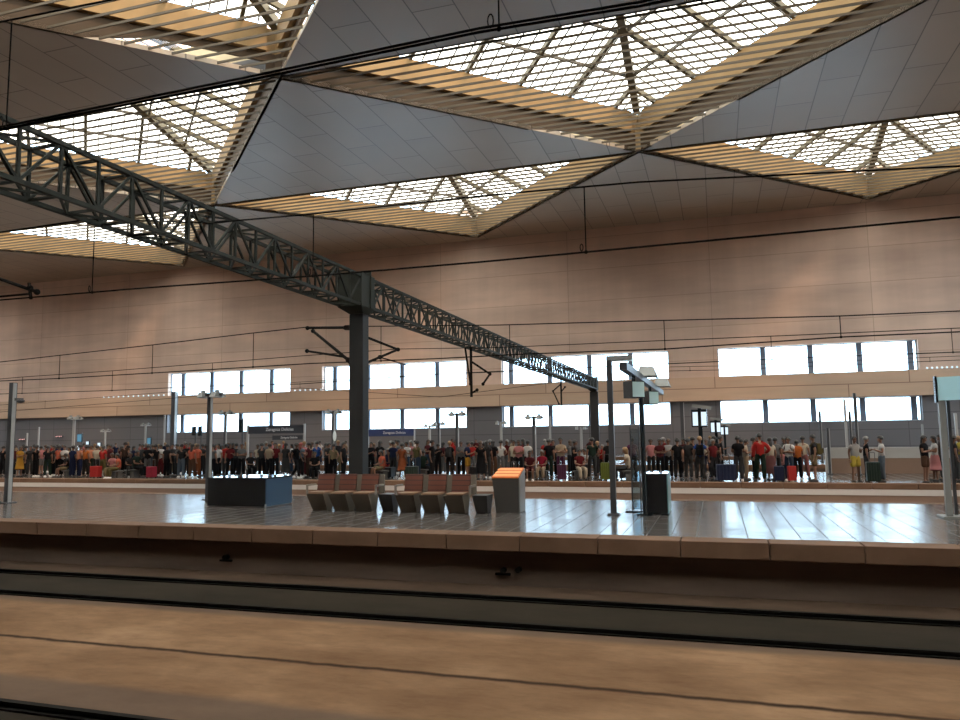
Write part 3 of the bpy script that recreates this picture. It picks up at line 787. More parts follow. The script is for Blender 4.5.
def station_sign(xa, xb, yt, yb, Y, label, m_, sub=None, post_l=True):
    A_ = atY(xa, yb, Y); B_ = atY(xb, yb, Y); zt = atY((xa+xb)/2, yt, Y).z; zb = atY((xa+xb)/2, yb, Y).z
    cx = (A_.x+B_.x)/2; W = (B_.x-A_.x)/2
    root = thing('station_sign', label, 'sign', (cx, Y, PT))
    z0, z1 = zb-PT, zt-PT
    pn = MB().box(-W, W, -.06, .06, z0, z1).build('sign_panel', m_, root)
    text_mesh('Zaragoza Delicias', W*1.0, M['letters'], pn, (.15*W, -.068, (z0+z1)/2))
    for xx in (-W-.06, W+.02): MB().box(xx-.045, xx+.045, -.05, .05, 0, z1+.06).build('post', M['poletrim'], root)
    if len(sub or ()) == 4:
        sa, sb = atY(sub[0], yb, Y).x-cx, atY(sub[1], yb, Y).x-cx; st, sbm = atY(280, sub[2], Y).z-PT, atY(280, sub[3], Y).z-PT
        p2 = MB().box(sa, sb, -.05, .05, sbm, st).build('lower_panel', m_, root)
        text_mesh('Zaragoza Delicias', (sb-sa)*.55, M['letters'], p2, ((sa+sb)/2+.08, -.058, (st+sbm)/2))
    return root
station_sign(249, 304, 425.5, 433.5, 31.0, 'dark station name sign with a smaller panel below, left of the column', M['signdark'], (273, 303.5, 435.5, 439.8))
station_sign(369, 414, 429.5, 436, 46.5, 'navy station name sign under the window, right of the column', M['signblue'])
M['glow'] = mat('lit_display', (.02, .02, .02), .3, emit=(.75, .9, 1.0), estr=1.1)
M['glowblue'] = mat('lit_blue_display', (.02, .04, .06), .3, emit=(.10, .28, .42), estr=.8)
M['glowred'] = mat('lit_shop_sign', (.05, .02, .02), .3, emit=(1.0, .55, .5), estr=1.0)
def hung_screen(px, py, w_, h_, Y, label, face, post=True, tilt=0):
    p_ = atY(px, py, Y); k = Y/.95/F_PX
    root = thing('display_screen', label, 'display screen', (p_.x, Y, PT), tilt)
    z = p_.z-PT; W, H_ = w_*k/2, h_*k/2
    MB().box(-W, W, -.06, .06, z-H_, z+H_).build('housing', M['scrblack'], root)
    MB().box(-W*.86, W*.86, -.068, -.061, z-H_*.86, z+H_*.86).build('screen_face', face, root)
    if post:
        MB().tube((W*.6, .05, 0), (W*.6, .05, z+H_+.05), .05).build('post', M['pole'], root)
        MB().box(W*.6-.15, W*.6+.15, -.1, .2, 0, .03).build('base_plate', M['pole'], root)
    return root
hung_screen(80, 438, 7, 10, 46.4, 'bluish display screen beside the pale post in the left crowd', M['glowblue'])
hung_screen(80, 448, 7, 6, 45.9, 'white lit display under the bluish screen in the left crowd', M['glow'])
hung_screen(88, 443, 4.5, 4, 44.9, 'small white lit display right of the bluish screen', M['glow'])
hung_screen(99.5, 445, 4.5, 6, 45.2, 'white lit display above the red suitcase', M['glow'])
hung_screen(149.5, 441, 5, 8, 46.2, 'dim teal display screen above the pink suitcase', M['glowblue'])
hung_screen(194, 431, 5, 10, 46.0, 'black screen left of the tall double floodlight post, left one of two', M['scrblack'])
hung_screen(200, 431, 4.5, 11, 45.6, 'black screen left of the tall double floodlight post, right one of two', M['scrblack'])
hung_screen(241, 426, 5, 14, 34.0, 'dark hanging screen before the window left of the dark station sign', M['scrblack'])
def flood_mast(px, Y, yt, label):
    p_ = atY(px, 440, Y); h = atY(px, yt, Y).z-PT
    root = thing('screen_mast', label, 'display mast', (p_.x, Y, PT))
    MB().box(-.08, .08, -.08, .08, 0, h).build('post', M['scrblack'], root)
    MB().box(-.17, .17, -.17, .17, 0, .03).build('base_plate', M['scrblack'], root)
    for s, xx in ((1, .05), (-1, -.28)):
        q = MB().box(xx-.05, xx+.22, -.3, .3, h-.85, h-.15).build('screen', M['scrblack'], root)
        MB().box(xx, xx+.2, -.315, -.301, h-.8, h-.25).build('screen_face', M['glow'], q)
    MB().bar((-.3, -.1, h+.02), (.45, -.1, h-.1), .18, .12).build('floodlight', M['lampgrey'], root)
flood_mast(701, 31.6, 406, 'nearest of three dark masts with white screens, left of the rightmost window')
flood_mast(716.5, 46.6, 418.5, 'middle of three dark masts with white screens')
flood_mast(725, 60.5, 424, 'farthest and smallest of three dark masts with white screens')
p_ = atY(335, 436, 31.2)
root = thing('oval_sign', 'small white oval sign on a thin post left of the charcoal column', 'sign', (p_.x, 31.2, PT))
MB().tube((0, 0, 0), (0, 0, p_.z-PT), .03).build('post', M['pole'], root)
MB().ball((0, -.04, p_.z-PT), .10, .03, .24).build('sign_disc', M['lens'], root)
for px, py, lab in ((22, 439.5, 'pinkish lit sign low on the dark wall at far left, left one of two'), (59, 436.5, 'pinkish lit sign low on the dark wall at far left, right one of two')):
    p_ = atY(px, py, YW-.12)
    root = thing('lit_sign', lab, 'lit sign', p_)
    MB().box(-.5, .5, -.03, .13, -.12, .12).build('housing', M['signdark'], root)
    for k in range(4): MB().ball((-.36+.24*k, -.04, .02*(k % 2)), .09, .03, .07, 8, 5).build('lamp', M['glowred'], root)
# thin poles in the crowd
for px, Y, yt, lab, lt in ((38.5, 46.8, 427, 'thin pale pole in the left crowd', 1), (27, 46.8, 433, 'short thin pole near the left border', 1),
                       (173.5, 61, 392, 'dark column standing before the leftmost window', 0), (164, 46.8, 415, 'thin pale pole left of the dark column', 1),
                       (683, 60, 402, 'slender grey post on the dark pier left of the rightmost window', 0), (550, 46.8, 416, 'thin pole before the right centre window', 1),
                       (857, 33.2, 393, 'slanting grey pole before the right end of the rightmost window', 0), (846.5, 46.8, 399, 'hair thin pole before the rightmost window', 1),
                       (851, 46.8, 411, 'short grey pole beside the slanting pole', 0), (821, 46.8, 411, 'thin pole left of the stair parapet', 0),
                       (828, 33.4, 428, 'pole at the left end of the stair parapet', 0), (957, 46.8, 413, 'slim pole with a white cap at the right border', 1),
                       (923, 60.5, 424, 'short pale pole below the right end of the rightmost window', 1)):
    w_ = {173.5: .22, 683: .13}.get(px, .045 if Y < 40 else .05)
    plain_pole(px, 0, yt, lab, w_, Y, 'column' if px == 173.5 else 'pole', 'poletrim' if lt and px != 173.5 else 'pole')
# stair parapet at the right
M['parw'] = mat('brown_parapet_panel', (.20, .115, .075), .6)
M['parrim'] = mat('pale_parapet_rim', (.36, .33, .30), .5)
a_ = atY(828, 470, 34.6)
root = thing('stair_parapet', 'long brown stair parapet with a pale rim, behind the people at right', 'parapet', (a_.x+7, 34.6, PT))
zt = atY(860, 448, 34.6).z-PT
MB().box(-7, 8, -.1, .1, 0, zt-.1).build('panel', M['parw'], root)
MB().box(-7.0, 8, -.14, .14, zt-.1, zt+.02).build('top_rim', M['parrim'], root)
MB().box(-7.08, -6.9, -.14, .14, 0, zt).build('end_post', M['parrim'], root)
MB().box(-7, 8, -.12, -.1, zt-.42, zt-.1).build('upper_board', M['parrim'], root)
# glowing beads standing in for daylight gleams on top of the band
for xa, xb, yy, lab in ((104, 164, 396.8, 'row of white beads for daylight gleams on the wall band left of the leftmost window'), (295, 321, 391.3, 'row of white beads for daylight gleams between the two left windows'), (927, 962, 367.5, 'row of white beads for daylight gleams right of the rightmost window')):
    A_, B_ = atY(xa, yy, YW-.2), atY(xb, yy-(xb-xa)*.02, YW-.2)
    root = thing('daylight_gleams', lab, 'daylight gleams', (A_.x, YW-.2, 7.21)); n_ = max(4, round((xb-xa)/4.8))
    MB().box(0, B_.x-A_.x, -.02, .02, 0, .05).build('rail', M['poletrim'], root)
    for k in range(n_+1):
        MB().ball(((B_.x-A_.x)*k/n_, -.03, .12), .085, n=8, m_=5).build('gleam', M['glow'], root)
#@@STAGE3
# ------------------------------------------------------------------ people
def skinned(verts, edges, radii, root=0, sub=1):
    me = bpy.data.meshes.new('sk'); me.from_pydata([tuple(v) for v in verts], edges, [])
    o = bpy.data.objects.new('sk', me); COL.objects.link(o)
    sk = o.modifiers.new('skin', 'SKIN'); sk.use_smooth_shade = True; sk.branch_smoothing = .6
    for i, d in enumerate(me.skin_vertices[0].data):
        r = radii[i]; d.radius = r if isinstance(r, tuple) else (r, r); d.use_root = (i == root)
    if sub:
        ss = o.modifiers.new('sub', 'SUBSURF'); ss.levels = sub; ss.render_levels = sub
    dg = bpy.context.evaluated_depsgraph_get(); dg.update()
    r = bpy.data.meshes.new_from_object(o.evaluated_get(dg))
    vs = [tuple(v.co) for v in r.vertices]; fs = [tuple(p.vertices) for p in r.polygons]
    bpy.data.objects.remove(o); bpy.data.meshes.remove(me); bpy.data.meshes.remove(r)
    return vs, fs
def chain(b, pts, radii, mi=0, sub=1):
    vs, fs = skinned(pts, [(i, i+1) for i in range(len(pts)-1)], radii, 0, sub); b.add(vs, fs, mi)
SK = .0    # the figure faces -Y
def pose(kind):
    """joint positions of one pose, metres, feet at z = 0"""
    J = dict(pel=(0,0,.95), waist=(0,0,1.08), chest=(0,.01,1.30), nb=(0,.01,1.44), nt=(0,-.01,1.52), head=(0,-.025,1.625),
             ls=(-.17,.01,1.39), rs=(.17,.01,1.39), le=(-.23,.03,1.11), re=(.23,.03,1.11), lw=(-.24,-.03,.87), rw=(.24,-.03,.87),
             lh=(-.095,0,.91), rh=(.095,0,.91), lk=(-.10,-.01,.50), rk=(.10,-.01,.50), la=(-.11,.02,.09), ra=(.11,.02,.09))
    if kind == 'phone': J.update(le=(-.22,-.02,1.12), re=(.22,-.02,1.12), lw=(-.07,-.26,1.20), rw=(.07,-.26,1.22), head=(0,-.06,1.60))
    elif kind == 'onearm': J.update(re=(.24,0,1.12), rw=(.12,-.24,1.22), lk=(-.12,-.03,.50), la=(-.16,-.03,.09))
    elif kind == 'hip': J.update(le=(-.33,.06,1.15), lw=(-.17,-.03,1.02), rk=(.14,-.04,.50), ra=(.17,-.04,.09))
    elif kind == 'folded': J.update(le=(-.24,-.03,1.13), re=(.24,-.03,1.13), lw=(.08,-.20,1.19), rw=(-.08,-.22,1.16))
    elif kind == 'walk': J.update(lk=(-.09,-.18,.52), la=(-.09,-.22,.10), rk=(.09,.04,.50), ra=(.09,.30,.13), le=(-.23,.14,1.13), lw=(-.22,.08,.90), re=(.23,-.08,1.13), rw=(.22,-.20,.93))
    elif kind == 'sit':
        J.update(pel=(0,.05,.52), waist=(0,.07,.64), chest=(0,.03,.86), nb=(0,.01,1.0), nt=(0,-.02,1.08), head=(0,-.05,1.185),
                 ls=(-.17,.02,.95), rs=(.17,.02,.95), le=(-.22,-.05,.70), re=(.22,-.05,.70), lw=(-.08,-.26,.66), rw=(.08,-.26,.66),
                 lh=(-.095,.0,.49), rh=(.095,.0,.49), lk=(-.13,-.42,.48), rk=(.13,-.42,.48), la=(-.12,-.44,.09), ra=(.12,-.38,.09))
    return {k: Vector(v) for k, v in J.items()}
def body_mesh(kind):
    J = pose(kind); b = MB()
    order = ['pel', 'waist', 'chest', 'nb', 'nt', 'ls', 'rs', 'le', 're', 'lw', 'rw', 'lh', 'rh', 'lk', 'rk', 'la', 'ra']
    ix = {k: i for i, k in enumerate(order)}
    V_ = [J[k] for k in order]
    rad = dict(pel=(.145, .105), waist=(.125, .09), chest=(.15, .10), nb=.05, nt=.048, ls=.062, rs=.062, le=.042, re=.042, lw=.028, rw=.028, lh=.085, rh=.085, lk=.056, rk=.056, la=.038, ra=.038)
    R_ = [rad[k] for k in order]
    E_ = [(ix[a], ix[c]) for a, c in (('pel','waist'),('waist','chest'),('chest','nb'),('nb','nt'),('chest','ls'),('chest','rs'),('ls','le'),('rs','re'),('le','lw'),('re','rw'),('pel','lh'),('pel','rh'),('lh','lk'),('rh','rk'),('lk','la'),('rk','ra'))]
    hd = J['head']; V_.append(hd+Vector((0, .01, .02))); R_.append((.078, .092)); E_.append((ix['nt'], len(V_)-1))
    V_.append(hd+Vector((0, .0, .085))); R_.append((.062, .072)); E_.append((len(V_)-2, len(V_)-1))
    for s, a in ((-1, 'la'), (1, 'ra')):
        V_.append(J[a]+Vector((s*.01, -.13, -.055))); R_.append((.038, .030)); E_.append((ix[a], len(V_)-1))
    vs, fs = skinned(V_, E_, R_, 0, 1); b.add(vs, fs)
    # face: chin, nose, ears, eyes, mouth
    b.ball(hd+Vector((0, -.052, -.058)), .040, .036, .034, 8, 5)
    b.ball(hd+Vector((0, -.094, -.005)), .013, .018, .022, 6, 4)
    for s in (-1, 1):
        b.ball(hd+Vector((s*.079, .01, .0)), .010, .020, .030, 6, 4)
        b.ball(hd+Vector((s*.031, -.082, .022)), .011, .008, .008, 6, 4, mi=1)
    b.ball(hd+Vector((0, -.084, -.046)), .022, .008, .006, 6, 4, mi=2)
    # hands: palm, four unequal fingers, thumb
    for s, e, wv in ((-1, 'le', 'lw'), (1, 're', 'rw')):
        w0 = J[wv]; d = (w0-J[e]).normalized(); side = d.cross(Vector((0, 1, 0)) if abs(d.y) < .8 else Vector((0, 0, 1))).normalized()
        nrm = side.cross(d).normalized(); curl = nrm if nrm.y < 0 else -nrm
        chain(b, [w0-d*.01, w0+d*.05, w0+d*.09], [(.028, .02), (.038, .018), (.036, .015)])
        for q, ln in ((-.028, .062), (-.010, .074), (.010, .070), (.027, .054)):
            p0 = w0+d*.075+side*q; p1 = p0+d*ln*.55+curl*.006; p2 = p1+d*ln*.4+curl*.028
            chain(b, [p0, p1, p2], [.0095, .0088, .0075], sub=0)
        t0 = w0+d*.03-side*.026*(s); t1 = t0-side*.03*s+d*.025; t2 = t1+d*.03+curl*.012
        chain(b, [t0, t1, t2], [.012, .0105, .0085], sub=0)
    return b
def hair_mesh(kind, long=False):
    hd = pose(kind)['head']; b = MB()
    n, m_ = 12, 7; c = hd+Vector((0, .016, .03)); vs = []; fs = []
    for j in range(m_+1):
        th = math.pi/2*(1-j/m_*1.28)
        for i in range(n):
            ph = 2*math.pi*i/n; front = max(0, -math.sin(ph))
            t2 = max(th, -.55+1.0*front)
            vs.append(c+Vector((.104*math.cos(t2)*math.cos(ph), .118*math.cos(t2)*math.sin(ph), .112*math.sin(t2))))
    for j in range(m_):
        for i in range(n): fs.append((j*n+i, j*n+n+i, j*n+n+(i+1) % n, j*n+(i+1) % n))
    b.add(vs, fs)
    if long: chain(b, [hd+Vector((0, .07, .03)), hd+Vector((0, .095, -.08)), hd+Vector((0, .10, -.22)), hd+Vector((0, .095, -.32))], [(.075, .05), (.085, .045), (.08, .035), (.055, .02)])
    return b
def top_mesh(kind, sleeve='short', flare=0):
    J = pose(kind); g = .016
    V_ = [J['pel']+(J['pel']-J['waist'])*.75, J['waist'], J['chest'], J['nb']+Vector((0, 0, .03)), J['ls'], J['rs']]
    R_ = [(.215, .165), (.185, .145), (.205, .155), (.115, .105), .108, .108]; E_ = [(0,1),(1,2),(2,3),(2,4),(2,5)]
    for k, e, w0, si in ((4, 'le', 'lw', -1), (5, 're', 'rw', 1)):
        s_ = J['ls' if si < 0 else 'rs']
        if sleeve == 'long':
            V_ += [J[e], J[w0]]; R_ += [.072, .058]; E_ += [(k, len(V_)-2), (len(V_)-2, len(V_)-1)]
        elif sleeve == 'short':
            V_.append(s_.lerp(J[e], .62)); R_.append(.088); E_.append((k, len(V_)-1))
        else:
            V_.append(s_.lerp(J[e], .12)); R_.append(.085); E_.append((k, len(V_)-1))
    vs, fs = skinned(V_, E_, R_, 0, 1); return MB().add(vs, fs)
def bottom_mesh(kind, style):
    J = pose(kind); b = MB()
    if style in ('trousers', 'shorts'):
        V_ = [J['waist']+(J['waist']-J['pel'])*.2, J['pel'], J['lh'], J['rh']]; R_ = [(.17, .13), (.19, .15), .118, .118]; E_ = [(0,1),(1,2),(1,3)]
        for k, kn, an in ((2, 'lk', 'la'), (3, 'rk', 'ra')):
            if style == 'trousers':
                V_ += [J[kn], J[an]+Vector((0, 0, -.01))]; R_ += [.088, .078]; E_ += [(k, len(V_)-2), (len(V_)-2, len(V_)-1)]
            else:
                V_ += [J[kn].lerp(J['lh' if kn == 'lk' else 'rh'], .12)]; R_ += [.115]; E_ += [(k, len(V_)-1)]
        vs, fs = skinned(V_, E_, R_, 1, 1); return b.add(vs, fs)
    # a skirt: flared folds from the waist to below the knee
    n = 16; vs = []; fs = []; zs = [(1.06, .14, .11), (.93, .18, .15), (.70, .21, .18), (.42, .235, .21), (.28 if style == 'long_skirt' else .46, .25, .22)]
    for z, rx, ry in zs:
        for i in range(n):
            a = 2*math.pi*i/n; f = 1+.06*math.cos(a*5)*max(0, (1.0-z))
            vs.append((rx*f*math.cos(a), ry*f*math.sin(a), z))
    for j in range(len(zs)-1):
        for i in range(n): fs.append((j*n+i, j*n+(i+1) % n, j*n+n+(i+1) % n, j*n+n+i))
    return b.add(vs, fs)
def shoe_mesh(kind):
    J = pose(kind); b = MB()
    for s, a in ((-1, 'la'), (1, 'ra')):
        p_ = J[a]; b.ball(p_+Vector((s*.005, -.06, -.045)), .052, .145, .045, 8, 6)
        b.box(p_.x+s*.005-.045, p_.x+s*.005+.045, p_.y-.19, p_.y+.07, p_.z-.09, p_.z-.065)
    return b
def pack_mesh():
    b = MB(); b.hexa([(-.15, .13, 1.0), (.15, .13, 1.0), (.13, .29, 1.02), (-.13, .29, 1.02), (-.14, .12, 1.42), (.14, .12, 1.42), (.10, .24, 1.42), (-.10, .24, 1.42)])
    b.box(-.10, .10, .27, .33, 1.06, 1.24)
    for s in (-1, 1): b.path([Vector((s*.10, .14, 1.05)), Vector((s*.14, -.02, 1.20)), Vector((s*.12, -.115, 1.34)), Vector((s*.11, .0, 1.46)), Vector((s*.10, .14, 1.40))], .018, 6)
    return b
CACHE = {}
def cached(key, fn, mats, smooth=True):
    if key not in CACHE: CACHE[key] = fn().mesh(key[0], mats, smooth)
    return CACHE[key]
C3 = dict(black=(.010, .010, .012), dark=(.028, .026, .028), charcoal=(.045, .044, .046), navy=(.014, .020, .055), grey=(.15, .145, .145), lightgrey=(.38, .37, .36), white=(.62, .60, .58),
          cream=(.52, .44, .34), beige=(.40, .30, .21), ochre=(.42, .22, .035), mustard=(.40, .21, .03), red=(.42, .028, .024), crimson=(.33, .02, .045), darkred=(.13, .016, .018), maroon=(.09, .018, .022),
          coral=(.58, .13, .075), salmon=(.55, .22, .13), orange=(.52, .14, .035), rust=(.26, .072, .028), pink=(.50, .20, .20), dustypink=(.30, .12, .115), brown=(.11, .055, .034), darkbrown=(.050, .028, .020),
          olive=(.13, .105, .042), khaki=(.20, .15, .085), darkgreen=(.016, .030, .022), green=(.14, .17, .028), blue=(.03, .085, .30), jeans=(.035, .055, .095), greyblue=(.13, .16, .20), purple=(.08, .022, .055), yellow=(.55, .42, .07))
SKINS = [(.145, .07, .042), (.18, .092, .058), (.105, .05, .03), (.07, .035, .02)]  # skin darkened, backlit shade put into the colour
NAMES = dict(darkred='dark red', darkbrown='dark brown', darkgreen='dark green', lightgrey='light grey', dustypink='dusty pink', greyblue='grey blue', jeans='blue denim', dark='dark grey')
MC = {k: mat('cloth_'+k, tuple(.5*q for q in v), .9, spec=.08) for k, v in C3.items()}  # cloth colours dimmed to paint in the backlit shade
MSK = [mat('skin_tone', v, .6, spec=.3) for v in SKINS]
HAIRS = {'black': mat('hair_black', (.010, .008, .007), .6), 'brown': mat('hair_brown', (.045, .024, .013), .6), 'fair': mat('hair_fair', (.17, .095, .04), .6), 'grey': mat('hair_grey', (.13, .125, .12), .6), 'red': mat('hair_red', (.22, .04, .03), .6)}
MEYE = mat('eye_dark', (.01, .008, .008), .3); MLIP = mat('lip', (.22, .07, .06), .5); MSHOE = mat('shoe_dark', (.02, .018, .018), .6); MSHOEW = mat('shoe_white', (.60, .58, .56), .6)
def objmat(o, m_):
    o.material_slots[0].link = 'OBJECT'; o.material_slots[0].material = m_
PEOPLE = []
TAKEN = [(q.location.x, q.location.y, .14) for q in COL.objects if q.parent is None and q.get('category') in ('lamp post', 'pole', 'display screen', 'display mast', 'parapet')]
for q in COL.objects:
    if q.parent is None and q.name.startswith('station_sign'): TAKEN += [(q.location.x+d_, q.location.y, .12) for d_ in (-1.3, -.6, 0, .6, 1.3)]
def project(p):
    v = Vector(p)-EYE; w_ = v.dot(_f); return 480+v.dot(_r)/w_*F_PX, 360-v.dot(_u)/w_*F_PX
def person(px, Y, top, bottom, style='trousers', kind='stand', rz=0, hair='black', long=False, h=1.72, sleeve='short', skin=None, pack=None, base=PT):
    h *= .895
    want = [0, .25, -.25, .5, -.5, .75, -.75, 1.0, 1.25, 1.5, 1.75, 2.0, -1.0, 2.3, 2.6, 2.9]
    R0 = .36 if kind == 'sit' else .32
    for q in want:
        c = atY(px, 440, Y+q)
        if base == PT and not (28.45 <= Y+q <= 35.0 or 43.4 <= Y+q): continue
        if all(abs(c.x-x_) > .9*(R0+r_) or abs(c.y-y_) > .9*(R0+r_) for x_, y_, r_ in TAKEN): break
    Y = c.y; TAKEN.append((c.x, c.y, R0))
    me = cached(('person', kind), lambda: body_mesh(kind), [MSK[0], MEYE, MLIP])
    o = bpy.data.objects.new('person', me); COL.objects.link(o); objmat(o, MSK[random.choice((0, 0, 1, 1, 2)) if skin is None else skin])
    k = h/1.72; o.location = (c.x, Y, base); o.rotation_euler = (0, 0, rz); o.scale = (k, k, k)
    def part(nm, key, fn, m_):
        q = bpy.data.objects.new(nm, cached(key, fn, [m_])); COL.objects.link(q); q.parent = o; objmat(q, m_); return q
    part('shirt', ('shirt', kind, sleeve), lambda: top_mesh(kind, sleeve), MC[top])
    part('trousers' if style == 'trousers' else 'shorts' if style == 'shorts' else 'skirt', (style, kind), lambda: bottom_mesh(kind, style), MC[bottom])
    part('hair', ('hair', kind, long), lambda: hair_mesh(kind, long), HAIRS[hair])
    part('shoes', ('shoes', kind), lambda: shoe_mesh(kind), MSHOEW if random.random() < .3 else MSHOE)
    o['category'] = 'person'
    PEOPLE.append(dict(o=o, px=px, Y=Y, top=top, bottom=bottom, style=style, kind=kind, hair=hair, long=long, pack=pack))
    if pack:
        q = bpy.data.objects.new('backpack', cached(('backpack',), pack_mesh, [MC['dark']], False)); COL.objects.link(q); objmat(q, MC[pack])
        q.location = o.location; q.rotation_euler = o.rotation_euler; q.scale = o.scale
        q['category'] = 'backpack'; PEOPLE[-1]['packo'] = q
    return o
PI = math.pi
A = PI      # seen from behind
F = 0       # facing the camera
Lf = -PI/2  # facing left
Rt = PI/2   # facing right
def row(spec):
    for t in spec: person(*t[:4], **t[4])
D = dict
